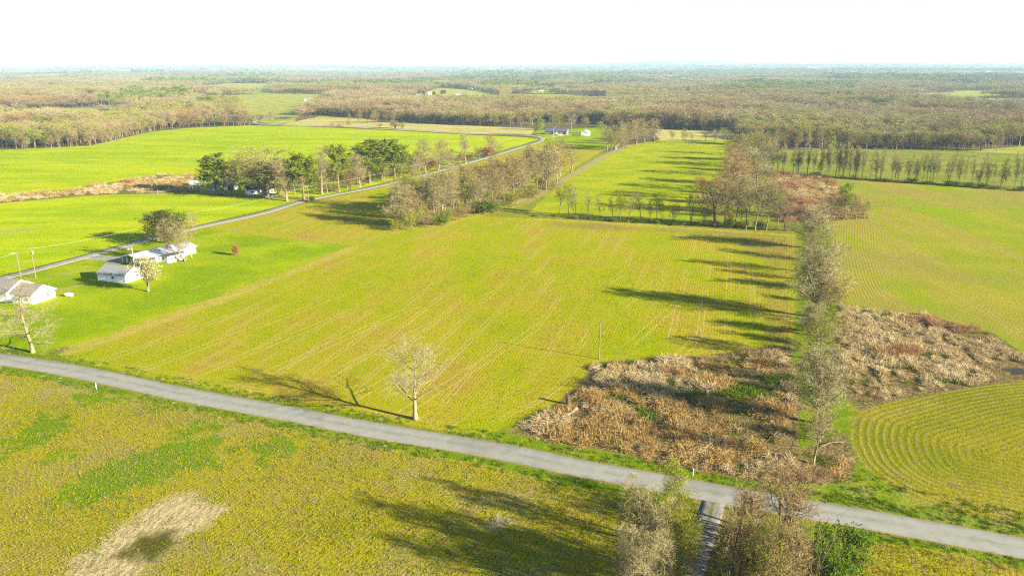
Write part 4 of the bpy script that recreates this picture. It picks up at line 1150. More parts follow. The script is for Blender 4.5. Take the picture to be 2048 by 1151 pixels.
def scatter(name, xyz, rz, sc, idx, coll, label, cat, tilt=None):
    me = bpy.data.meshes.new(name)
    me.vertices.add(len(xyz))
    me.vertices.foreach_set('co', np.ascontiguousarray(xyz, np.float32).ravel())
    rot = np.zeros((len(xyz), 3)); rot[:, 2] = rz
    if tilt is not None:
        rot[:, 0] = tilt
    for nm, ty, arr in (('sc', 'FLOAT_VECTOR', sc), ('rot', 'FLOAT_VECTOR', rot)):
        a = me.attributes.new(nm, ty, 'POINT'); a.data.foreach_set('vector', np.ascontiguousarray(arr, np.float32).ravel())
    a = me.attributes.new('pick', 'INT', 'POINT'); a.data.foreach_set('value', np.ascontiguousarray(idx, np.int32))
    o = new_obj(name, me)
    ng = bpy.data.node_groups.new(name, 'GeometryNodeTree')
    ng.interface.new_socket('Geometry', in_out='INPUT', socket_type='NodeSocketGeometry')
    ng.interface.new_socket('Geometry', in_out='OUTPUT', socket_type='NodeSocketGeometry')
    gi, go = ng.nodes.new('NodeGroupInput'), ng.nodes.new('NodeGroupOutput')
    ci = ng.nodes.new('GeometryNodeCollectionInfo'); ci.inputs['Collection'].default_value = coll
    ci.inputs['Separate Children'].default_value = True; ci.inputs['Reset Children'].default_value = True
    ip = ng.nodes.new('GeometryNodeInstanceOnPoints'); ip.inputs['Pick Instance'].default_value = True
    def na(n, ty):
        d = ng.nodes.new('GeometryNodeInputNamedAttribute'); d.data_type = ty; d.inputs['Name'].default_value = n
        return d.outputs['Attribute']
    e2r = ng.nodes.new('FunctionNodeEulerToRotation')
    L = ng.links.new
    L(gi.outputs[0], ip.inputs['Points']); L(ci.outputs[0], ip.inputs['Instance'])
    L(na('pick', 'INT'), ip.inputs['Instance Index']); L(na('sc', 'FLOAT_VECTOR'), ip.inputs['Scale'])
    L(na('rot', 'FLOAT_VECTOR'), e2r.inputs[0]); L(e2r.outputs[0], ip.inputs['Rotation'])
    L(ip.outputs[0], go.inputs[0])
    md = o.modifiers.new('scatter', 'NODES'); md.node_group = ng
    return tag(o, label, cat, kind='stuff')

def low_tree(key, seed, h, r, mt, mc, n1=12, n2=5, n3=5, ang=0.85, ratio=0.45, t0=0.42, up=0.10, tw=0.05, leaf=0, ml=None, ls=0.35):
    rng = np.random.default_rng(seed)
    P0, R0 = stem(rng, h, r, 0.04, 0.04, 4, 1)
    P1, R1 = branch(rng, P0, R0, n1, t0, 0.99, ang, ratio, 0.5, 4, up, 0.12, 0.016)
    P2, R2 = branch(rng, P1, R1, n2, 0.25, 1.0, 0.75, 0.5, 0.4, 3, 0.06, 0.18, 0.01, minlen=0.3)
    P3, R3 = branch(rng, P2, R2, n3, 0.2, 1.0, 0.7, 0.55, 0.3, 3, 0.06, 0.18, 0.01, minlen=0.4)
    parts = [tubes(P0, R0, 4), ribbons(P1, np.maximum(R1, tw), rng), ribbons(P2, np.maximum(R2, tw * 0.8), rng), ribbons(P3, np.maximum(R3, tw * 0.6), rng)]
    fm = np.concatenate([np.zeros(len(parts[0][1]) + len(parts[1][1]), int), np.ones(len(parts[2][1]) + len(parts[3][1]), int)])
    mats = [mt, mc]
    if leaf:
        C = np.concatenate([P3[:, 1], P3[:, 2]]); C = C[rng.random(len(C)) < leaf]
        lf = leaves(C, ls, rng); parts.append(lf); fm = np.concatenate([fm, np.full(len(lf[1]), 2)]); mats.append(ml)
    V, F = join(parts)
    return mesh_np(key, V, [F], mats, fm)

def low_pine(key, seed, h):
    rng = np.random.default_rng(seed)
    P0, R0 = stem(rng, h, 0.22, 0.01, 0.01, 4, 1)
    P1, R1 = branch(rng, P0, R0, 34, 0.35, 0.98, 1.2, 0.26, 0.6, 4, 0.10, 0.12, 0.016)
    C = np.concatenate([P1[:, 1], P1[:, 2], P1[:, 3]])
    C = np.repeat(C, 9, 0) + rng.normal(0, 0.45, (len(C) * 9, 3))
    a = tubes(P0, R0, 4); lf = leaves(C, 0.36, rng)
    V, F = join([a, lf])
    return mesh_np(key, V, [F], [BARK_PINE, NEEDLE], np.concatenate([np.zeros(len(a[1]), int), np.ones(len(lf[1]), int)]))

def crown(*a, **k):
    return low_tree(*a, **{**dict(n1=17, n2=6, n3=7, tw=0.036), **k})
WT = [crown('wood_brown', 61, 13, 0.18, BARK_DARK, TWIG_WOOD), crown('wood_grey', 62, 13, 0.18, BARK_DARK, TWIG_WOOD, ang=0.75),
      crown('wood_dark', 63, 12, 0.16, BARK_DARK, TWIG_BROWN, ang=0.9), crown('wood_pale', 64, 13, 0.16, BARK_PALE, TWIG_HEDGE, ang=0.65),
      crown('wood_olive', 65, 12, 0.16, BARK_GREY, TWIG_TAN, leaf=0.25, ml=LEAF_BUD, ls=0.18), crown('wood_lime', 66, 11, 0.15, BARK_GREY, TWIG_OLIVE, leaf=0.45, ml=LEAF_LIME, ls=0.22),
      crown('wood_gold', 67, 11, 0.15, BARK_GREY, TWIG_BROWN, leaf=0.6, ml=LEAF_GOLD, ls=0.24), low_pine('wood_pine', 68, 16)]
C_WOOD = proto_collection('wood_tree', WT)

def wood_points():
    out = []
    fields = list(POLY.values()) + [SEDGE['strip'], SEDGE['mid']]
    bands = [(600, 1100, 7.4, 1.5), (1100, 2000, 10.0, 1.8), (2000, 3600, 15.0, 2.3), (3600, 7000, 36.0, 4.4), (7000, 17000, 105.0, 9.0)]
    for y0, y1, sp, k in bands:
        w = y1 * 0.76 + 60
        gx, gy = np.meshgrid(np.arange(-w, w, sp), np.arange(y0, y1, sp))
        x = gx.ravel() + RNG.uniform(-0.45, 0.45, gx.size) * sp
        y = gy.ravel() + RNG.uniform(-0.45, 0.45, gx.size) * sp
        m = np.abs(x) < y * 0.76 + 60
        x, y = x[m], y[m]
        keep = np.ones(len(x), bool)
        for p in fields:
            keep &= sdf_poly(x, y, p, 8) < -2.5
        for p in FARF:
            keep &= sdf_poly(x, y, p, 8) < -1.0
        if y0 < 2000:
            keep &= dist_line(x, y, ROAD2, 60) > 9
            # the garden of the brick house and the open ground around the lane's bend stay clear
            keep &= ~((x > -60) & (x < 130) & (y < 838)) & ~((y < 660) & (x > -330) & (x < 215)) & ~((y < 880) & (x > -330) & (x < 110))
        keep &= clearing(x, y) < -1
        # glades: thin the wood where scrub shows
        thin = vnoise(x, y, 70, 21)
        keep &= ~((thin > 0.80) & (y < 2000))
        x, y = x[keep], y[keep]
        out.append((x, y, np.full(len(x), k)))
    x = np.concatenate([o[0] for o in out]); y = np.concatenate([o[1] for o in out]); k = np.concatenate([o[2] for o in out])
    return x, y, k

wx, wy, wk = wood_points()
n = len(wx)
tint = 0.6 * vnoise(wx, wy, 210, 31) + 0.4 * vnoise(wx, wy, 60, 32); tint2 = vnoise(wx, wy, 38, 35); kindn = 0.5 * vnoise(wx, wy, 48, 36) + 0.5 * vnoise(wx, wy, 130, 37); u = RNG.random(n)
kn = kindn + 0.22 * (u - 0.5)
pick = np.where(kn < 0.40, 2, np.where(kn < 0.50, 0, np.where(kn < 0.62, 1, 3)))
pick = np.where((tint > 0.47) & (RNG.random(n) < 0.72), 4, pick)
pick = np.where((tint2 > 0.86) & (tint > 0.35) & (RNG.random(n) < 0.6), 5, pick)
pick = np.where((RNG.random(n) < 0.010) & (wy < 2500), 6, pick)
pine_patch = np.zeros(n, bool)
for a in ([(190, 213), (250, 195), (330, 190), (380, 192), (370, 208), (290, 212)], [(400, 215), (430, 200), (460, 205), (450, 218)], [(1390, 185), (1480, 168), (1720, 170), (1700, 186), (1500, 190)], [(930, 176), (1000, 165), (1100, 168), (1090, 178)]):
    pine_patch |= sdf_poly(wx, wy, gpoly(a), 5) > 0
pine_patch |= (vnoise(wx, wy, 420, 33) > 0.72) & (wy > 1300)
pine_patch |= (vnoise(wx, wy, 1100, 34) > 0.62) & (wy > 2600) & (wx > -600)
pick = np.where(pine_patch & (RNG.random(n) < 0.6), 7, pick)
s = RNG.uniform(0.72, 1.15, n) * (0.72 + 0.62 * vnoise(wx, wy, 85, 38))
wsc = np.stack([s * wk * RNG.uniform(0.9, 1.3, n), s * wk * RNG.uniform(0.9, 1.3, n), s * np.where(wk > 3, 1.2, 1.0) * RNG.uniform(0.9, 1.1, n)], -1)
wxyz = np.stack([wx, wy, terrain(wx, wy) - 0.1], -1)
wrz = RNG.uniform(0, 6.28, n)
mass = np.where(wy > 2000, 3, np.where(wx < -0.23 * wy, 0, np.where(wx < 0.30 * wy, 1, 2)))
for i, (nm, lb) in enumerate([('wood', 'bare brown wood beyond the bright wheat field'), ('wood', 'bare grey-brown wood behind the brick house and dry strip'),
                              ('wood', 'bare brown wood beyond the tree line across the fields beyond the hedgerow'), ('forest', 'hazy far-off forest reaching to the horizon')]):
    m = mass == i
    scatter(nm, wxyz[m], wrz[m], wsc[m], pick[m], C_WOOD, lb, 'wood')

# dead grass
def grass_mat(name, a, b, c):
    t = NT(name)
    col = t.mix(t.random(), a, b)
    col = t.mix(t.step(t.noise(0.11, 3, 0.6), 0.48, 0.62), col, c)
    return t.finish(col, 0.9, spec=0.05, trans=0.25)
M_STRAW = grass_mat('dead_grass_straw', (0.42, 0.325, 0.165), (0.34, 0.25, 0.110), (0.39, 0.305, 0.165))
M_TAN = grass_mat('dead_grass_tan', (0.36, 0.240, 0.080), (0.27, 0.160, 0.050), (0.34, 0.232, 0.085))
M_RUSSET = grass_mat('dead_grass_russet', (0.29, 0.155, 0.07), (0.25, 0.13, 0.055), (0.27, 0.16, 0.08))
M_GRASS = grass_mat('fresh_grass', (0.065, 0.125, 0.004), (0.10, 0.15, 0.005), (0.125, 0.155, 0.006))
M_WEED = grass_mat('young_crop', (0.205, 0.212, 0.001), (0.245, 0.222, 0.001), (0.170, 0.200, 0.001))
M_STUB = grass_mat('corn_stubble', (0.28, 0.215, 0.11), (0.22, 0.155, 0.06), (0.25, 0.18, 0.08))

def tuft(key, seed, nb, h, spread, wid, mat, droop=0.8, comb=0.0):
    rng = np.random.default_rng(seed)
    P = np.zeros((nb, 4, 3))
    P[:, 0, :2] = rng.normal(0, spread * 0.35, (nb, 2))
    d = unit(np.concatenate([rng.normal(0, 0.55, (nb, 2)) + np.array([comb, 0]), np.ones((nb, 1))], 1))
    ln = h * rng.uniform(0.55, 1.15, nb)[:, None] / 3
    for j in range(1, 4):
        P[:, j] = P[:, j - 1] + d * ln
        d = unit(d + np.array([0, 0, -droop]) * rng.uniform(0.3, 1.0, (nb, 1)))
    P[:, :, 2] = np.maximum(P[:, :, 2], 0.02)
    R = wid * np.array([1, 0.9, 0.7, 0.25])[None] * rng.uniform(0.7, 1.3, (nb, 1))
    V, F = ribbons(P, R, rng)
    return mesh_np(key, V, [F], [mat])
C_SEDGE = proto_collection('dead_grass_tuft', [tuft('straw_a', 71, 46, 1.15, 0.9, 0.022, M_STRAW, 0.85, 0.3), tuft('straw_b', 72, 46, 0.9, 1.0, 0.024, M_STRAW, 1.0, 0.5), tuft('tan_a', 73, 46, 1.2, 0.9, 0.020, M_TAN, 0.7, 0.3),
                                               tuft('tan_b', 74, 40, 1.0, 1.1, 0.022, M_TAN, 0.95, 0.4), tuft('russet_a', 75, 46, 1.5, 0.8, 0.018, M_RUSSET, 0.35), tuft('fresh_a', 76, 40, 0.55, 0.9, 0.022, M_GRASS, 0.8)])

def fill(poly, sp, margin=0.3):
    lo, hi = poly.min(0), poly.max(0)
    gx, gy = np.meshgrid(np.arange(lo[0], hi[0], sp), np.arange(lo[1], hi[1], sp))
    x = gx.ravel() + RNG.uniform(-0.5, 0.5, gx.size) * sp; y = gy.ravel() + RNG.uniform(-0.5, 0.5, gx.size) * sp
    d = sdf_poly(x, y, poly, 30) + 2.4 * (vnoise(x, y, 3, 41) - 0.5) + 4.0 * (vnoise(x, y, 10, 40) - 0.55)
    m = (d > margin) & (np.abs(x) < 0.74 * y + 25)
    return x[m], y[m], d[m]

def sedge(key, nm, sp, hs, w_straw, w_rus, label):
    x, y, d = fill(SEDGE[key], sp)
    mound = vnoise(x, y, 1.7, 49)
    cl = vnoise(x, y, 11, 42) * 0.6 + vnoise(x, y, 2.6, 43) * 0.4
    gap = vnoise(x, y, 2.6, 44) * 0.6 + vnoise(x, y, 6, 45) * 0.4
    u = RNG.random(len(x))
    pick = np.where(cl + 0.25 * (u - 0.5) < w_straw, (u * 40).astype(int) % 2, 2 + (u * 40).astype(int) % 2)
    rus = vnoise(x, y, 12, 46)
    pick = np.where((rus > w_rus) & (u > 0.35), 4, pick)
    pick = np.where((gap < 0.37) | (vnoise(x, y, 9, 39) > 0.86), 5, pick)
    keep = (gap > 0.30) & (mound > 0.36) & (RNG.random(len(x)) < sstep(-0.5, 2.5, d) * 0.85 + 0.15)
    if key == 'center':
        dark = sdf_poly(x, y, gpoly([(1215, 850), (1290, 805), (1380, 800), (1560, 760), (1590, 840), (1480, 850), (1330, 900), (1230, 880)]), 20)
        m = (dark > 0) & (pick < 2)
        pick = np.where(m & (RNG.random(len(x)) < 0.85), 2 + (u * 40).astype(int) % 2, pick)
        keep &= ~((dark > 0) & (gap < 0.36))
        keep &= np.hypot(x - 10.5, y - 140) > 0
    if key == 'right':
        keep &= np.hypot((x - ground_xy(2040, 740)[0]) / 9.0, (y - ground_xy(2040, 740)[1]) / 5.0) > 1
    sc = RNG.uniform(0.7, 1.35, len(x)) * hs * (0.35 + 0.75 * vnoise(x, y, 4, 47) + 0.55 * mound) * np.clip(0.5 + d / 3, 0.5, 1.1)
    sc3 = np.stack([sc * RNG.uniform(0.9, 1.3, len(x)), sc * RNG.uniform(0.9, 1.3, len(x)), sc], -1)
    # tufts lie over in swirls
    rz = 2 * math.pi * vnoise(x, y, 14, 48) + RNG.normal(0, 0.7, len(x))
    scatter(nm, np.stack([x, y, terrain(x, y)], -1)[keep], rz[keep], sc3[keep], pick[keep], C_SEDGE, label, 'grass')
sedge('center', 'dead_grass', 0.7, 1.0, 0.56, 0.86, 'tangled tan and russet dead grass between the road and drilled field')
sedge('right', 'dead_grass', 0.7, 0.9, 0.66, 0.82, 'pale straw-coloured dead grass around the small pond')
sedge('mid', 'dead_grass', 1.1, 1.2, 0.36, 0.45, 'russet thicket of dead stems beside the lime-green tree')
sedge('strip', 'dead_grass', 1.6, 1.3, 0.55, 0.66, 'dry straw strip between the two wheat fields')
sedge('hedge_edge', 'dead_grass', 0.8, 0.9, 0.5, 0.70, 'dead grass at the road end of the hedgerow')

# fresh grass on the verges
def verge_pts(line, a, b, sp, seed, ymax=330):
    s = np.concatenate([[0], np.cumsum(np.hypot(*np.diff(line, axis=0).T))])
    nn = int(s[-1] * (b - a) / (sp * sp))
    q = RNG.uniform(0, s[-1], nn); o = RNG.uniform(a, b, nn) * np.where(RNG.random(nn) < 0.5, -1, 1)
    x = np.interp(q, s, line[:, 0]); y = np.interp(q, s, line[:, 1])
    tx = np.interp(q + 0.5, s, line[:, 0]) - np.interp(q - 0.5, s, line[:, 0]); ty = np.interp(q + 0.5, s, line[:, 1]) - np.interp(q - 0.5, s, line[:, 1])
    l = np.hypot(tx, ty) + 1e-6
    x = x + ty / l * o; y = y - tx / l * o
    m = (np.abs(x) < 0.72 * y + 15) & (y < ymax) & (y > 50) & (vnoise(x, y, 5, seed) > 0.3)
    return x[m], y[m]
vx1, vy1 = verge_pts(ROAD1, 3.2, 6.5, 0.6, 51)
vx2, vy2 = verge_pts(DRIVE_NEAR, 2.2, 5.0, 0.6, 52)
hl = gpoly([(1640, 965), (1632, 830), (1640, 700), (1640, 620), (1640, 540)])
vx3, vy3 = verge_pts(hl, 0.0, 4.0, 0.8, 53)
el = gpoly([(1690, 960), (1800, 1003), (1950, 1038), (2100, 1070)])
vx4, vy4 = verge_pts(el, 0.0, 6.0, 0.6, 54)
vx = np.concatenate([vx1, vx2, vx3, vx4]); vy = np.concatenate([vy1, vy2, vy3, vy4])
m = (dist_line(vx, vy, ROAD1) > 3.1) & (dist_line(vx, vy, DRIVE_NEAR) > 2.0)
vx, vy = vx[m], vy[m]
vs = RNG.uniform(0.35, 0.85, len(vx))
C_VERGE = proto_collection('verge_tuft', [tuft('verge_a', 77, 34, 0.55, 0.9, 0.026, M_GRASS, 0.8), tuft('verge_b', 78, 34, 0.5, 0.9, 0.022, M_STRAW, 0.9)])
scatter('verge_grass', np.stack([vx, vy, terrain(vx, vy)], -1), RNG.uniform(0, 6.28, len(vx)), np.stack([vs] * 3, -1), (RNG.random(len(vx)) < 0.10).astype(int), C_VERGE, 'tufts of fresh green grass along the roadsides', 'grass')

# corn stubble and weeds in the near field
th = math.radians(27)
ru = np.arange(-160, 60, 0.76); rv = np.arange(20, 230, 0.55)
U, Vv = np.meshgrid(ru, rv)
Vv = Vv + RNG.uniform(-0.2, 0.2, Vv.shape); U = U + RNG.normal(0, 0.07, U.shape)
sx = (U * math.cos(th) + Vv * math.sin(th)).ravel(); sy = (-U * math.sin(th) + Vv * math.cos(th)).ravel()
m = np.maximum(sdf_poly(sx, sy, POLY['stub'], 10), sdf_poly(sx, sy, POLY['stub_right'], 10)) > 0.5
m &= (np.abs(sx) < 0.74 * sy + 12) & (sy > 70) & (sy < 175) & (RNG.random(len(sx)) < 0.15 + 0.85 * sstep(0.35, 0.7, vnoise(sx, sy, 9, 61)))
sx, sy = sx[m], sy[m]
pt = np.where(vnoise(sx, sy, 11, 62) + 0.3 * (RNG.random(len(sx)) - 0.5) > 0.52, 1, 0)
ss = RNG.uniform(0.5, 1.2, len(sx))
C_STUB = proto_collection('stubble_tuft', [tuft('stub_a', 81, 8, 0.36, 0.30, 0.018, M_STUB, 0.35), tuft('stub_b', 82, 12, 0.24, 0.4, 0.02, M_GRASS, 0.8)])
scatter('corn_stubble', np.stack([sx, sy, terrain(sx, sy)], -1), RNG.uniform(0, 6.28, len(sx)), np.stack([ss] * 3, -1), pt, C_STUB, 'rows of old corn stubble in the field south of the county road', 'stubble')
# weeds between the stubble
qx, qy = RNG.uniform(-150, 130, 90000), RNG.uniform(72, 175, 90000)
m = np.maximum(sdf_poly(qx, qy, POLY['stub'], 10), sdf_poly(qx, qy, POLY['stub_right'], 10)) > 0.4
m &= (np.abs(qx) < 0.74 * qy + 10) & (RNG.random(len(qx)) < (0.25 + 0.75 * vnoise(qx, qy, 2.2, 63)) * (0.45 + 0.55 * (np.sin((qx * math.cos(th) - qy * math.sin(th)) * 2 * math.pi / 1.52) > -0.2))) & (dist_line(qx, qy, DRIVE_NEAR) > 2.4)
bare_ = sdf_poly(qx, qy, gpoly([(130, 1130), (230, 1060), (330, 995), (390, 985), (460, 1020), (400, 1060), (320, 1110), (250, 1180), (140, 1180)]), 10) + 5.0 * (vnoise(qx, qy, 2.5, 66) - 0.5)
m &= (bare_ < 0) | (RNG.random(len(qx)) < 0.14)
qx, qy, onbare = qx[m], qy[m], bare_[m] > 0
C_WEED = proto_collection('weed_tuft', [tuft('weed_a', 83, 14, 0.26, 0.55, 0.024, M_WEED, 0.7), tuft('weed_b', 84, 14, 0.22, 0.6, 0.026, M_WEED, 0.9), tuft('weed_c', 85, 12, 0.22, 0.5, 0.020, M_STUB, 0.8)])
qs = RNG.uniform(0.5, 1.25, len(qx))
scatter('field_weeds', np.stack([qx, qy, terrain(qx, qy)], -1), RNG.uniform(0, 6.28, len(qx)), np.stack([qs * 1.2, qs * 1.2, qs], -1), np.where(RNG.random(len(qx)) < np.where(onbare, 0.9, 0.22), 2, (RNG.random(len(qx)) < 0.5).astype(int)), C_WEED, 'yellow-green weeds spread over the field south of the county road', 'weeds')
# young crop standing in drills on the big field
def crop(key, theta, urange, vrange, du, dv, nm, label, ymax, contour_w=0.0):
    U, W_ = np.meshgrid(np.arange(*urange, du), np.arange(*vrange, dv))
    W_ = W_ + RNG.uniform(-0.5, 0.5, W_.shape) * dv; U = U + RNG.normal(0, 0.06, U.shape)
    x = (U * math.cos(theta) + W_ * math.sin(theta)).ravel(); y = (-U * math.sin(theta) + W_ * math.cos(theta)).ravel()
    d = sdf_poly(x, y, POLY[key], 10)
    m = (d > 0.6) & (np.abs(x) < 0.74 * y + 10) & (y < ymax) & (y > 80)
    for th_, gap_, w_ in ((math.radians(16), 6.9, 0.35), (math.radians(29), 13.0, 0.4)):        # wheel tracks stay bare
        uu = x * math.cos(th_) - y * math.sin(th_) + 0.25
        d1_ = np.abs((uu / gap_) % 1.0 - 0.5)
        if key == 'main': m &= (np.abs(d1_ - 0.085) > w_ / gap_) | (RNG.random(len(x)) < 0.45)
    m &= RNG.random(len(x)) < (0.15 + 0.85 * 0.7 * sstep(0.30, 0.7, 0.5 * vnoise(x, y, 3, 64) + 0.5 * vnoise(x, y, 17, 65)))
    x, y = x[m], y[m]
    q = RNG.uniform(0.45, 1.0, len(x))
    scatter(nm, np.stack([x, y, terrain(x, y)], -1), RNG.uniform(0, 6.28, len(x)), np.stack([q * 1.3, q * 1.3, q * 0.85], -1), np.where(RNG.random(len(x)) < 0.12, 2, (RNG.random(len(x)) < 0.5).astype(int)), C_WEED, label, 'crop')
crop('main', math.radians(16), (-230, 60), (90, 330), 0.76, 0.8, 'young_crop', 'young crop standing in thin drills on the big field', 265)
crop('oval', math.radians(60), (-120, 60), (60, 260), 0.9, 0.9, 'young_crop', 'young crop on the field with looping drills', 200)

# ------------------------------------------------------------------ pond
def pond():
    t = NT('pond_water')
    mat = t.finish((0.035, 0.026, 0.015), 0.35, t.noise(3, 2, 0.5), 0.1, 0.02, spec=0.05)
    c = ground_xy(2042, 740)
    pts = []
    for i in range(40):
        a = 2 * math.pi * i / 40
        r = 1 + 0.18 * math.sin(3 * a + 1) + 0.10 * math.sin(5 * a)
        pts.append((c[0] + 3.6 * r * math.cos(a), c[1] + 1.7 * r * math.sin(a)))
    zz = max(float(terrain(*p)) for p in pts) + 0.03
    o = mb().add([(x, y, zz) for x, y in pts] + [(x, y, zz - 0.4) for x, y in pts], [tuple(range(40))] + [(i, (i + 1) % 40, 40 + (i + 1) % 40, 40 + i) for i in range(40)]).build('pond', mat)
    o['kind'] = 'structure'
pond()

# ------------------------------------------------------------------ buildings
M_FARWHITE = mat_plain('weathered_white', (0.42, 0.42, 0.40), (0.5, 0.5, 0.48), 1.5, 0.7)
M_WHITE = mat_plain('white_siding', (0.74, 0.74, 0.72), (0.80, 0.80, 0.78), 1.5, 0.6)
M_SHINGLE = mat_plain('grey_shingle', (0.15, 0.15, 0.15), (0.21, 0.205, 0.20), 3.0, 0.9, bstr=0.2)
M_SHINGLE_BROWN = mat_plain('brown_shingle', (0.15, 0.13, 0.11), (0.205, 0.18, 0.15), 3.0, 0.9, bstr=0.2)
M_METALROOF = mat_plain('pale_roof', (0.215, 0.23, 0.25), (0.27, 0.285, 0.30), 0.8, 0.6)
M_SLATE = mat_plain('dark_roof', (0.045, 0.055, 0.075), (0.07, 0.08, 0.10), 1.0, 0.8)
M_BRICK = mat_plain('red_brick', (0.17, 0.06, 0.035), (0.24, 0.09, 0.05), 4.0, 0.9)
M_GLASS = mat_plain('window_glass', (0.02, 0.025, 0.03), (0.03, 0.035, 0.04), 1.0, 0.08, 0.6)
M_TRIM = mat_plain('white_trim', (0.72, 0.72, 0.70), (0.78, 0.78, 0.76), 3.0, 0.5)
M_WOOD = mat_plain('weathered_wood', (0.23, 0.17, 0.11), (0.33, 0.25, 0.17), 6.0, 0.9)
M_POLE = mat_plain('pole_wood', (0.13, 0.10, 0.065), (0.19, 0.145, 0.10), 5.0, 0.9)
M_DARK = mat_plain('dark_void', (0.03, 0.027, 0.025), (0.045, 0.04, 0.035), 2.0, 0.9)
M_STEEL = mat_plain('grey_steel', (0.42, 0.43, 0.44), (0.52, 0.53, 0.54), 4.0, 0.4, metal=0.6)
M_RUBBER = mat_plain('black_rubber', (0.015, 0.015, 0.015), (0.025, 0.025, 0.025), 4.0, 0.8)
M_STEELPOLE = mat_plain('galvanised_pole', (0.28, 0.28, 0.27), (0.34, 0.34, 0.33), 3.0, 0.6)
M_WIRE = mat_plain('bare_wire', (0.30, 0.28, 0.22), (0.36, 0.34, 0.28), 1.0, 0.5)
M_ROT = mat_plain('rotten_wood', (0.035, 0.025, 0.018), (0.10, 0.075, 0.05), 3.0, 0.95, bstr=0.6)
M_LOG = mat_plain('bleached_log', (0.14, 0.105, 0.06), (0.21, 0.165, 0.10), 3.0, 0.9, bstr=0.4)

def gable_house(o, L, W, wall_h, rise, m_wall, m_roof, over=0.4, x0=0.0, y0=0.0, wallname='wall', z0=-0.3):
    """ridge along local x from x0 to x0+L, depth W along local y"""
    b = mb()
    x1, y1, ym = x0 + L, y0 + W, y0 + W / 2
    v = [(x0, y0, z0), (x1, y0, z0), (x1, y1, z0), (x0, y1, z0), (x0, y0, wall_h), (x1, y0, wall_h), (x1, y1, wall_h), (x0, y1, wall_h), (x0, ym, wall_h + rise), (x1, ym, wall_h + rise)]
    b.add(v, [(0, 1, 5, 4), (2, 3, 7, 6), (1, 2, 6, 9, 5), (3, 0, 4, 8, 7), (0, 3, 2, 1), (4, 5, 9, 8), (6, 7, 8, 9)])
    w = b.build(wallname, m_wall, o)
    r = mb()
    s = rise / (W / 2); t = 0.16
    for sy in (0, 1):
        ye = (y0 - over) if sy == 0 else (y1 + over)
        ze = wall_h - s * over + 0.02
        zr = wall_h + rise + 0.02
        p = [(x0 - over, ye, ze), (x1 + over, ye, ze), (x1 + over, ym, zr), (x0 - over, ym, zr)]
        r.hexa(p + [(a, c, z + t) for a, c, z in p])
    rf = r.build('roof', m_roof, o)
    f = mb()
    for xx in (x0 - over - 0.03, x1 + over):
        for ye in (y0 - over, y1 + over):
            ze = wall_h - s * over - 0.06
            p = [(xx, ye, ze), (xx + 0.03, ye, ze), (xx + 0.03, ym, wall_h + rise - 0.06), (xx, ym, wall_h + rise - 0.06)]
            f.hexa(p + [(a, c, z + 0.22) for a, c, z in p])
    f.build('fascia', M_TRIM, rf)
    return w, rf

def window(o, axis, at, u, z, w, h, face):
    """axis 'x': wall spans local x at y=at; 'y': wall spans local y at x=at; face = outward sign"""
    def bx(u0, u1, d0, d1, z0, z1):
        lo, hi = sorted((at + face * d0, at + face * d1))
        return (u0, u1, lo, hi, z0, z1) if axis == 'x' else (lo, hi, u0, u1, z0, z1)
    f = mb()
    for a in ((u - w / 2 - 0.09, u - w / 2, 0.002, 0.06, z - 0.09, z + h + 0.09), (u + w / 2, u + w / 2 + 0.09, 0.002, 0.06, z - 0.09, z + h + 0.09),
              (u - w / 2, u + w / 2, 0.002, 0.06, z + h, z + h + 0.09), (u - w / 2, u + w / 2, 0.002, 0.08, z - 0.09, z), (u - w / 2, u + w / 2, 0.03, 0.05, z + h / 2 - 0.03, z + h / 2 + 0.03)):
        f.box(*bx(*a))
    wn_ = f.build('window', M_TRIM, o)
    mb().box(*bx(u - w / 2, u + w / 2, 0.004, 0.025, z, z + h)).build('pane', M_GLASS, wn_)

def door(o, axis, at, u, w, h, face, mat):
    lo, hi = sorted((at + face * 0.004, at + face * 0.06))
    d = mb().box(*((u - w / 2, u + w / 2, lo, hi, 0.02, h) if axis == 'x' else (lo, hi, u - w / 2, u + w / 2, 0.02, h))).build('door', mat, o)
    return d

def zt(g):
    return float(terrain(g[0], g[1]))

# detached garage, ridge along local x
ga, gb_, gc = ground_xy(197, 561), ground_xy(251, 567.6), ground_xy(290, 556)
ang = math.atan2(gb_[1] - ga[1], gb_[0] - ga[0])
o = thing('garage', 'small white gabled garage with grey shingle roof on the lawn', 'garage', (ga[0], ga[1], zt(ga)), ang)
gable_house(o, float(np.hypot(*(gb_ - ga))), 7.4, 2.5, 1.9, M_WHITE, M_SHINGLE)
window(o, 'x', 0.0, 6.3, 1.0, 1.1, 0.9, -1)
door(o, 'y', 0.0, 3.7, 3.0, 2.1, -1, M_TRIM)
# corner boards
for xx in (0.0, float(np.hypot(*(gb_ - ga)))):
    mb().box(xx - 0.09, xx + 0.09, -0.04, 0.05, 0.0, 2.3).build('corner_board', M_TRIM, o)

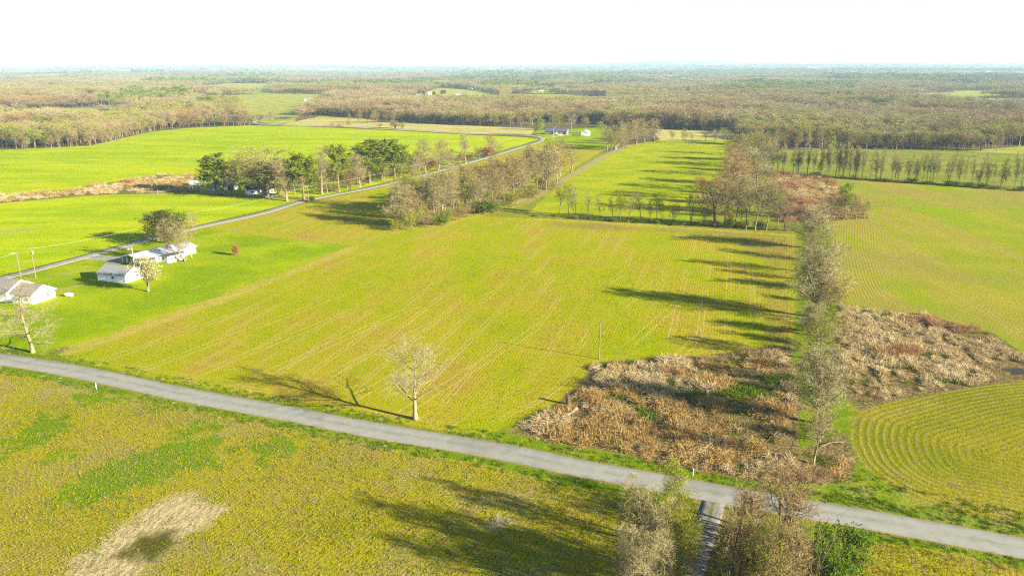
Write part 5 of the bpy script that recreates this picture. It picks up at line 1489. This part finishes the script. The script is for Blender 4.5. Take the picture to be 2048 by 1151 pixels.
# white house at the edge of the picture
hc = ground_xy(66, 609)
o = thing('white_house', 'white house with brown shingle roofs behind the crooked bare tree', 'house', (hc[0], hc[1], zt(hc)), ang)
gable_house(o, 8.5, 7.5, 2.7, 2.1, M_WHITE, M_SHINGLE_BROWN, x0=-8.5)
gable_house(o, 10.5, 9.5, 2.9, 2.6, M_WHITE, M_SHINGLE_BROWN, x0=-19.0, y0=-1.2)
for u in (-2.2, -6.0): window(o, 'x', 0.0, u, 1.0, 1.1, 1.1, -1)
window(o, 'y', 0.0, 5.0, 1.0, 0.9, 1.0, 1)
window(o, 'x', -1.2, -14.0, 1.0, 1.4, 1.1, -1)
door(o, 'x', 0.0, -4.2, 0.95, 2.05, -1, M_TRIM)
po = mb().box(-3.9, -0.6, -3.0, -0.10, 2.25, 2.40).box(-3.8, -3.68, -2.9, -2.78, -0.2, 2.25).box(-0.82, -0.7, -2.9, -2.78, -0.2, 2.25).build('porch_roof', M_SHINGLE_BROWN, o)

# ranch house with carport: local x across the near end, local y along the ridge
ra, rb = ground_xy(245, 527), ground_xy(283, 534)
rang = math.atan2(rb[1] - ra[1], rb[0] - ra[0])
o = thing('ranch_house', 'long white ranch house with pale grey roof and open carport', 'house', (ra[0], ra[1], zt(ra)), rang)
W = 9.6
b = mb()
LN, Z0, ZW = 23.0, -0.3, 2.5
xm, zr = W / 2, 2.5 + 1.15
b.add([(0.2, 6.2, Z0), (W, 6.2, Z0), (W, LN, Z0), (0.2, LN, Z0), (0.2, 6.2, ZW), (W, 6.2, ZW), (W, LN, ZW), (0.2, LN, ZW), (xm, 6.2, zr), (xm, LN, zr)],
      [(0, 1, 5, 8, 4), (2, 3, 7, 9, 6), (1, 2, 6, 5), (3, 0, 4, 7), (0, 3, 2, 1), (4, 8, 9, 7), (5, 6, 9, 8)])
b.build('wall', M_WHITE, o)
r = mb()
for xe, sgn in ((-0.6, 1), (W + 0.6, -1)):
    ze = ZW - 0.6 * (1.15 / xm) + 0.02
    p = [(xe, -0.6, ze), (xe, LN + 0.5, ze), (xm, LN + 0.5, zr + 0.02), (xm, -0.6, zr + 0.02)]
    r.hexa(p + [(x, y, z + 0.14) for x, y, z in p])
rf = r.build('roof', M_METALROOF, o)
f = mb()
for xe in (-0.6, W + 0.6):
    ze = ZW - 0.6 * (1.15 / xm) - 0.08
    p = [(xe, -0.64, ze), (xm, -0.64, zr - 0.08), (xm, -0.605, zr - 0.08), (xe, -0.605, ze)]
    f.hexa(p + [(x, y, z + 0.24) for x, y, z in p])
f.build('fascia', M_TRIM, rf)
for xx in (0.1, 2.6, W - 0.2):
    mb().box(xx, xx + 0.16, 0.0, 0.16, -0.2, 2.62 if 1 < xx < 8 else 2.36).build('post', M_TRIM, o)
mb().box(0.5, W - 0.4, -0.02, 0.20, -0.3, 0.62).build('low_wall', M_BRICK, o)
mb().box(W - 2.4, W - 0.25, 0.25, 0.45, -0.3, 2.3).build('side_panel', M_BRICK, o)
mb().box(0.0, W, 0.2, 6.18, -0.3, 0.06).build('carport_floor', mat_plain('concrete', (0.26, 0.25, 0.23), (0.32, 0.31, 0.28), 2.0), o)
ad = mb().box(W + 0.005, W + 4.4, 7.5, 15.0, -0.3, 2.25).build('side_room', M_WHITE, o)
mb().box(W + 0.01, W + 4.7, 7.2, 15.3, 2.25, 2.42).build('side_room_roof', mat_plain('tar_roof', (0.10, 0.085, 0.075), (0.14, 0.12, 0.10), 2.0, 0.9), o)
for u in (9.2, 10.7, 13.0): window(o, 'y', W + 4.4, u, 1.0, 0.8, 1.0, 1)
window(o, 'y', W, 17.5, 1.0, 1.2, 1.0, 1); window(o, 'y', W, 20.5, 1.0, 1.0, 1.0, 1); window(o, 'x', 7.5, W + 2.2, 1.0, 1.0, 1.0, -1)
door(o, 'x', 6.2, 3.2, 0.95, 2.05, -1, M_TRIM)
window(o, 'x', 6.2, 6.4, 1.0, 1.4, 1.0, -1)
mb().box(xm + 0.8, xm + 1.4, 14, 14.7, 3.0, 4.3).build('chimney', M_BRICK, o)

def car(label, loc, rz, paint, group=None, boxy=False):
    o = thing('parked_car', label, 'car', loc, rz, group)
    prof = [(-2.2, 0.35), (-2.25, 0.75), (-2.1, 0.98), (-1.2, 1.05), (1.25, 1.02), (2.05, 0.90), (2.25, 0.62), (2.2, 0.35)]
    def shell(pr, w0, w1):
        v = [(x, -w0 if z < 0.8 else -w1, z) for x, z in pr] + [(x, w0 if z < 0.8 else w1, z) for x, z in pr]
        k = len(pr)
        return mb().add(v, [tuple(range(k)), tuple(range(2 * k - 1, k - 1, -1))] + [(i, (i + 1) % k, k + (i + 1) % k, k + i) for i in range(k)])
    shell(prof, 0.88, 0.84).build('body', paint, o)
    top = [(-1.75, 1.0), (-1.15, 1.5), (0.35, 1.5), (1.2, 1.0)]
    cab = mb().add([(x, s * (0.82 if z < 1.2 else 0.64), z) for s in (-1, 1) for x, z in top], [(0, 1, 2, 3), (7, 6, 5, 4), (0, 4, 5, 1), (1, 5, 6, 2), (2, 6, 7, 3), (3, 7, 4, 0)])
    cab.build('window_band', M_GLASS, o)
    mb().hexa([(-1.15, -0.64, 1.49), (0.35, -0.64, 1.49), (0.35, 0.64, 1.49), (-1.15, 0.64, 1.49), (-1.1, -0.6, 1.54), (0.3, -0.6, 1.54), (0.3, 0.6, 1.54), (-1.1, 0.6, 1.54)]).build('roof_panel', paint, o)
    for x in (-1.4, 1.4):
        for y in (-0.8, 0.8):
            w = mb().tube([(x, y - 0.11, 0.33), (x, y + 0.11, 0.33)], 0.33, 14).build('wheel', M_RUBBER, o)
            mb().tube([(x, y - 0.125, 0.33), (x, y + 0.125, 0.33)], 0.19, 10).build('rim', M_STEEL, w)
    for y in (-0.6, 0.6):
        mb().box(2.2, 2.27, y - 0.18, y + 0.18, 0.62, 0.76).build('headlight', M_TRIM, o)
    return o
M_PAINT_W = mat_plain('white_paint', (0.70, 0.70, 0.70), (0.74, 0.74, 0.74), 1.0, 0.25, 0.5)
M_PAINT_S = mat_plain('silver_paint', (0.40, 0.41, 0.43), (0.44, 0.45, 0.47), 1.0, 0.3, 0.5)
cu = np.array([math.cos(rang), math.sin(rang)]); cw = np.array([-cu[1], cu[0]])
cp = ra + cu * 4.0 + cw * 3.2
car('white car parked under the carport of the ranch house', (cp[0], cp[1], zt(ra) + 0.06), rang + math.pi, M_PAINT_W)

# propane tank
tp = ground_xy(139, 593.5)
o = thing('propane_tank', 'white capsule-shaped propane tank on the lawn', 'tank', (tp[0], tp[1], zt(tp)), ang + 0.2)
xs_ = [-1.35, -1.3, -1.15, -0.9, 0.9, 1.15, 1.3, 1.35]; rs_ = [0.06, 0.26, 0.43, 0.52, 0.52, 0.43, 0.26, 0.06]
mb().tube([(x, 0, 0.62) for x in xs_], rs_, 14).build('tank_body', M_WHITE, o)
for x in (-0.8, 0.8): mb().box(x - 0.1, x + 0.1, -0.3, 0.3, -0.1, 0.2).build('foot', M_STEEL, o)
mb().tube([(0, 0, 1.08), (0, 0, 1.22)], 0.16, 10).build('dome', M_WHITE, o)

# house hidden under the copse, trailer beside it
q = ground_xy(522, 387)
o = thing('copse_house', 'grey-roofed pale house half hidden under the pine copse', 'house', (q[0], q[1], zt(q)), 0.5)
gable_house(o, 14, 8, 2.6, 1.8, M_WHITE, M_SLATE, x0=-7)
for u in (-4.5, -1.0, 3.5): window(o, 'x', 0.0, u, 1.0, 1.1, 1.0, -1)
door(o, 'x', 0.0, 1.3, 0.95, 2.05, -1, M_WOOD)
window(o, 'y', -7.0, 4.0, 1.0, 1.0, 1.0, -1)
q = ground_xy(428, 381)
o = thing('outbuilding', 'small blue-grey outbuilding under the low pine', 'shed', (q[0], q[1], zt(q)), 0.4)
gable_house(o, 6, 5, 2.1, 1.5, mat_plain('blue_grey_board', (0.30, 0.33, 0.37), (0.36, 0.39, 0.43), 2.0), M_METALROOF, x0=-3)
door(o, 'x', 0.0, 0.5, 1.6, 1.9, -1, M_TRIM); window(o, 'x', 0.0, -1.8, 1.0, 0.7, 0.7, -1)
q = ground_xy(462, 379)
o = thing('outbuilding', 'open-sided white shed between the low pine and the hidden house', 'shed', (q[0], q[1], zt(q)), 0.45)
gable_house(o, 7, 6, 2.4, 1.6, M_WHITE, M_METALROOF, x0=-3.5)
door(o, 'x', 0.0, 0.0, 3.0, 2.1, -1, M_DARK)  # no real door: flat dark panel painted for the shed's shaded opening
q = ground_xy(396, 371.5)
o = thing('box_trailer', 'long white box trailer at the edge of the copse', 'trailer', (q[0], q[1], zt(q)), math.radians(-8))
mb().box(-4.6, 4.6, -1.2, 1.2, 0.55, 2.75).build('body', M_WHITE, o)
mb().box(-4.65, 4.65, -1.24, 1.24, 2.75, 2.83).build('roof', M_TRIM, o)
mb().box(4.61, 6.0, -0.08, 0.08, 0.5, 0.64).build('hitch', M_STEEL, o)
for x in (-2.2, -1.4):
    for y in (-1.08, 1.08):
        mb().tube([(x, y - 0.12, 0.38), (x, y + 0.12, 0.38)], 0.38, 12).build('wheel', M_RUBBER, o)

# brick house, its shed, car
ba, bb = ground_xy(1090, 269), ground_xy(1127, 270.5)
o = thing('brick_house', 'long low red brick house with dark roof beyond the lane bend', 'house', (ba[0], ba[1], zt(ba)), math.atan2(bb[1] - ba[1], bb[0] - ba[0]) * 0.4)
gable_house(o, 22, 10.5, 2.8, 2.4, M_BRICK, M_SLATE, over=0.6)
mb().box(22.005, 22.03, 0.4, 10.1, 0.0, 2.7).build('end_cladding', mat_plain('cream_board', (0.55, 0.48, 0.38), (0.60, 0.53, 0.43), 2.0), o)
for u in (2.5, 5.5, 8.5, 16.5): window(o, 'x', 0.0, u, 0.9, 1.4, 1.3, -1)
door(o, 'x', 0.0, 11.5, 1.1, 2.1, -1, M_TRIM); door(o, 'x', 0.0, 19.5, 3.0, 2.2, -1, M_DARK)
mb().box(13, 14, 5.6, 6.4, 4.4, 6.3).build('chimney', M_BRICK, o)
mb().box(10.2, 10.4, -1.8, -1.6, -0.2, 2.5).build('post', M_TRIM, o); mb().box(12.8, 13.0, -1.8, -1.6, -0.2, 2.5).build('post', M_TRIM, o)
mb().box(9.9, 13.3, -2.0, -0.65, 2.5, 2.64).build('porch_roof', M_SLATE, o)
cp = ground_xy(1121, 271.6)
car('silver car parked in front of the brick house', (cp[0], cp[1], zt(cp) + 0.06), 0.1, M_PAINT_S)
sa, sb = ground_xy(1162, 272.2), ground_xy(1175, 272.6)
o = thing('metal_shed', 'plain white gabled shed on the lawn beside the brick house', 'shed', (sa[0], sa[1], zt(sa)), -0.35)
b_ = 7.0
# gable faces the lane: ridge along local y
me_w = mb().add([(0, 0, -.3), (b_, 0, -.3), (b_, 8, -.3), (0, 8, -.3), (0, 0, 3.2), (b_, 0, 3.2), (b_, 8, 3.2), (0, 8, 3.2), (b_ / 2, 0, 4.8), (b_ / 2, 8, 4.8)],
                [(0, 1, 5, 8, 4), (2, 3, 7, 9, 6), (1, 2, 6, 5), (3, 0, 4, 7), (4, 8, 9, 7), (5, 6, 9, 8)]).build('wall', M_WHITE, o)
r = mb()
for xe in (-0.25, b_ + 0.25):
    p = [(xe, -0.25, 3.12), (xe, 8.25, 3.12), (b_ / 2, 8.25, 4.83), (b_ / 2, -0.25, 4.83)]
    r.hexa(p + [(x, y, z + 0.08) for x, y, z in p])
r.build('roof', M_TRIM, o)
door(o, 'x', 0.0, 3.5, 3.0, 2.6, -1, M_TRIM)
# far farmsteads
def farm(px, py, L, W_, hgt, label, name, cat, mw, mr, rz=0.2):
    q = ground_xy(px, py)
    o = thing(name, label, cat, (q[0], q[1], zt(q)), rz)
    gable_house(o, L, W_, hgt, hgt * 0.6, mw, mr, x0=-L / 2)
    for k in range(3): window(o, 'x', 0.0, -L * 0.3 + k * L * 0.3, 1.2, L * 0.08, 1.4, -1)
    door(o, 'x', 0.0, L * 0.16, 1.2, 2.2, -1, M_WOOD)
farm(860, 189, 9, 8, 5, 'tall white farmhouse in the far green field', 'farmhouse', 'house', M_FARWHITE, M_SHINGLE)
farm(917, 188, 15, 9, 3.2, 'long white barn in the far green field', 'barn', 'barn', M_FARWHITE, M_SHINGLE)
farm(836, 190, 8, 6, 2.4, 'low pale outbuilding west of the tall white farmhouse', 'outbuilding', 'shed', M_LOG, M_WOOD)
farm(941, 177, 14, 9, 3, 'far-off brown-roofed house among trees behind the long barn', 'farmhouse', 'house', M_FARWHITE, M_SHINGLE_BROWN)
farm(1082, 179, 18, 9, 3, 'far white building at the edge of the eastern far field', 'farmhouse', 'house', M_FARWHITE, M_SHINGLE)
farm(614, 200, 11, 7, 2.6, 'white building west of the lane in the pale far field', 'barn', 'barn', M_FARWHITE, M_SHINGLE)
for p in [(884, 190, 178), (848, 191, 181), (868, 192, 181), (889, 187, 178), (838, 188, 180)]:
    plant('cedar', *p, 7, 'dark evergreen beside the far white farmhouse', 'evergreen_tree', 'tree', 'evergreens at the far farmstead')

# ------------------------------------------------------------------ poles, wires, posts
def pole(px, py, pt, label, arm=False, lamp=False, group=None, r=0.14, mat=None, can=False):
    g = ground_xy(px, py); h = height_to(g[1], pt)
    o = thing('utility_pole', label, 'pole', (g[0], g[1], zt(g)), 0.0, group)
    mb().tube([(0, 0, -0.5), (0, 0, h * 0.5), (0, 0, h)], [r * 1.15, r, r * 0.75], 8).build('shaft', mat or M_POLE, o)
    if arm: mb().box(-1.1, 1.1, -0.06, 0.06, h - 0.55, h - 0.41).build('crossarm', M_POLE, o)
    if can: mb().tube([(0.42, -0.1, h - 2.0), (0.42, -0.1, h - 1.0)], 0.26, 10).build('transformer', M_STEEL, o)
    if lamp:
        mb().tube([(0, 0, h - 0.6), (-0.5, -0.25, h - 0.35), (-0.9, -0.45, h - 0.35)], 0.04, 6).build('lamp_arm', M_STEEL, o)
        mb().tube([(-0.95, -0.47, h - 0.62), (-0.95, -0.47, h - 0.5), (-0.95, -0.47, h - 0.3)], [0.26, 0.24, 0.1], 10).build('lamp_head', M_TRIM, o)
    return np.array([g[0], g[1], zt(g) + h])
pA = pole(42, 555, 504, 'utility pole with a lamp and crossarm beside the lane', True, True)
pB = pole(72, 556, 496, 'utility pole with grey transformer next to the lamp pole', False, False, can=True)
pC = pole(271, 545, 495, 'slim light pole between the garage and the ranch house', False, True, r=0.11, mat=M_STEELPOLE)
pD = pole(1198, 717, 645, 'bare wooden utility pole standing at the edge of the dead grass', r=0.13)
pE = pole(617.5, 404, 370, 'utility pole with white lamp where the lane passes the copse', False, True)
pF = pole(1107, 281, 255, 'tall pole beside the brick house drive', r=0.15, mat=M_STEELPOLE)
pG = pole(1043, 272, 247, 'utility pole by the lane west of the bend', True)
pH = pole(1024, 301, 278, 'utility pole by the lane south of the bend', True)
pI = pole(385, 456, 424, 'utility pole in the gap behind the dark cedar', True)
pJ = pole(548, 240, 218, 'far utility pole where the lane enters the wood', True)
pK = pole(-160, 612, 543, 'utility pole at the west end of the power line', True)
pL = pole(880, 344, 316, 'utility pole on the lane verge beyond the copse', True)

def wire(a, b, label, sag=1.0, r=0.022):
    a, b = np.array(a), np.array(b)
    pts = []
    for i in range(15):
        t = i / 14
        p = a * (1 - t) + b * t; p[2] -= 4 * sag * t * (1 - t) + 0.25
        pts.append(tuple(p))
    o = mb().tube(pts, r, 5).build('power_line', M_WIRE)
    tag(o, label, 'wire', 'overhead power lines along the lane')
wire(pK, pA, 'overhead wire arriving at the lamp pole from the west')
wire(pA, pB, 'short overhead wire between the lamp pole and the transformer pole', 0.2)
wire(pB, pI, 'overhead wire from the transformer pole to the pole behind the cedar', 1.6)
wire(pI, pE, 'overhead wire from the pole behind the cedar to the copse pole', 1.4)
wire(pE, pL, 'overhead wire along the lane past the pine copse', 1.6)
wire(pL, pH, 'overhead wire along the lane towards the bend', 1.4)
wire(pH, pG, 'overhead wire across the lane at the bend', 1.0)

def marker(px, py, pt, label, w=0.13):
    g = ground_xy(px, py); h = height_to(g[1], pt)
    o = thing('marker_post', label, 'post', (g[0], g[1], zt(g)), 0.3)
    mb().tube([(0, 0, -0.2), (0, 0, h)], w / 2, 8).build('shaft', M_TRIM, o)
    mb().tube([(0, 0, h), (0, 0, h + 0.06)], w / 2 * 1.25, 8).build('cap', M_STEEL, o)
marker(193, 778, 766, 'short white marker post south of the county road')
marker(1386, 950, 936, 'short white marker post at the dead grass opposite the gravel drive', 0.16)
marker(27, 697, 690, 'short white post under the crooked bare tree', 0.2)
def mailbox(px, py, label):
    g = ground_xy(px, py)
    o = thing('mailbox', label, 'mailbox', (g[0], g[1], zt(g)), 0.4)
    mb().box(-0.05, 0.05, -0.05, 0.05, -0.2, 1.0).build('post', M_POLE, o)
    b = mb().tube([(-0.25, 0, 1.14), (0.25, 0, 1.14)], 0.14, 10).build('box', M_DARK, o)
    mb().box(0.252, 0.27, -0.1, 0.1, 1.03, 1.25).build('lid', M_DARK, b)
mailbox(153, 506, 'dark mailbox across the lane from the ranch house drive')
# clothes line posts beside the ranch house
for p in ((376, 508), (384, 516)):
    g = ground_xy(*p)
    o = thing('clothes_post', 'white T-shaped clothes post behind the ranch house', 'post', (g[0], g[1], zt(g)), 0.4, 'clothes posts behind the ranch house')
    mb().tube([(0, 0, -0.2), (0, 0, 1.9)], 0.05, 8).build('shaft', M_TRIM, o)
    mb().box(-0.9, 0.9, -0.05, 0.05, 1.9, 2.0).build('crossbar', M_TRIM, o)

# ------------------------------------------------------------------ broken stump, logs, branches
def stump():
    rng = np.random.default_rng(5)
    g = ground_xy(1136, 808)
    o = thing('tree_stump', 'tall dark splintered tree stump at the edge of the dead grass', 'stump', (g[0], g[1], zt(g)), 0.4)
    k = 14; V, F = [], []
    for i, (z, r) in enumerate([(-0.2, 0.62), (0.25, 0.46), (0.9, 0.40), (1.5, 0.36), (2.0, 0.30)]):
        for j in range(k):
            a = 2 * math.pi * j / k
            rr = r * (1 + 0.16 * math.sin(3 * a + i) + rng.normal(0, 0.04))
            zz = z + (rng.uniform(-0.5, 0.55) if i == 4 else 0)
            V.append((rr * math.cos(a), rr * math.sin(a), zz))
    for i in range(4):
        for j in range(k): F.append((i * k + j, i * k + (j + 1) % k, (i + 1) * k + (j + 1) % k, (i + 1) * k + j))
    V.append((0, 0, 1.2)); F += [(4 * k + j, 4 * k + (j + 1) % k, 5 * k) for j in range(k)]
    t = mb().add(V, F).build('trunk', M_ROT, o)
    mb().add([(0.30, -0.30, 0.1), (0.47, 0.05, 0.1), (0.33, 0.08, 1.8), (0.25, -0.22, 2.1), (0.22, -0.22, 0.1), (0.36, 0.05, 0.1)], [(0, 1, 2, 3), (4, 5, 1, 0), (5, 2, 1), (4, 0, 3)]).build('bleached_side', M_LOG, t)
stump()
def log(label, a, b, r0, r1, mat, name='fallen_log', n_limb=3, arch=0.0, seed=0):
    rng = random.Random(seed)
    A, B = ground_xy(*a), ground_xy(*b)
    o = thing(name, label, 'log' if name == 'fallen_log' else 'branch', (A[0], A[1], zt(A)), 0.0)
    d = B - A
    pts = []
    for i in range(8):
        t = i / 7
        pts.append((d[0] * t + rng.uniform(-.1, .1), d[1] * t + rng.uniform(-.1, .1), r0 * 0.75 + arch * math.sin(math.pi * t) + rng.uniform(-.04, .04)))
    mb().tube(pts, [r0 + (r1 - r0) * i / 7 for i in range(8)], 9).build('trunk', mat, o)
    for k in range(n_limb):
        i = rng.randint(3, 6); p = Vector(pts[i]); q = p + Vector((rng.uniform(-1.2, 1.2), rng.uniform(-1.2, 1.2), rng.uniform(0.3, 1.1)))
        m_ = (p + q) / 2 + Vector((rng.uniform(-.2, .2), rng.uniform(-.2, .2), rng.uniform(0, .2)))
        mb().tube([p, m_, q], [r1 * 0.8, r1 * 0.6, r1 * 0.25], 6).build('limb', mat, o)
log('pale bleached log lying below the splintered stump', (1154, 820), (1126, 838), 0.42, 0.16, M_LOG, n_limb=4, seed=1)
log('dark rotten fallen trunk beside the bleached log', (1143, 824), (1108, 842), 0.30, 0.12, M_ROT, n_limb=6, seed=2)
log('long whitish fallen branch arching over dead grass near the hedgerow', (1640, 893), (1690, 884), 0.10, 0.04, M_LOG, 'fallen_branch', 4, 0.5, 3)
log('grey fallen trunk in front of the middle copse', (908, 425), (885, 437), 0.22, 0.08, M_LOG, n_limb=6, arch=0.8, seed=4)
# brush heap by the lawn corner
for p in [(112, 708, 698, 26), (125, 704, 694, 24), (138, 699, 690, 18)]:
    plant('shrub_bare', *p, 'low brown brush heap at the corner of the lawn and drilled field', 'brush_heap', 'brush', 'brush at the lawn corner')
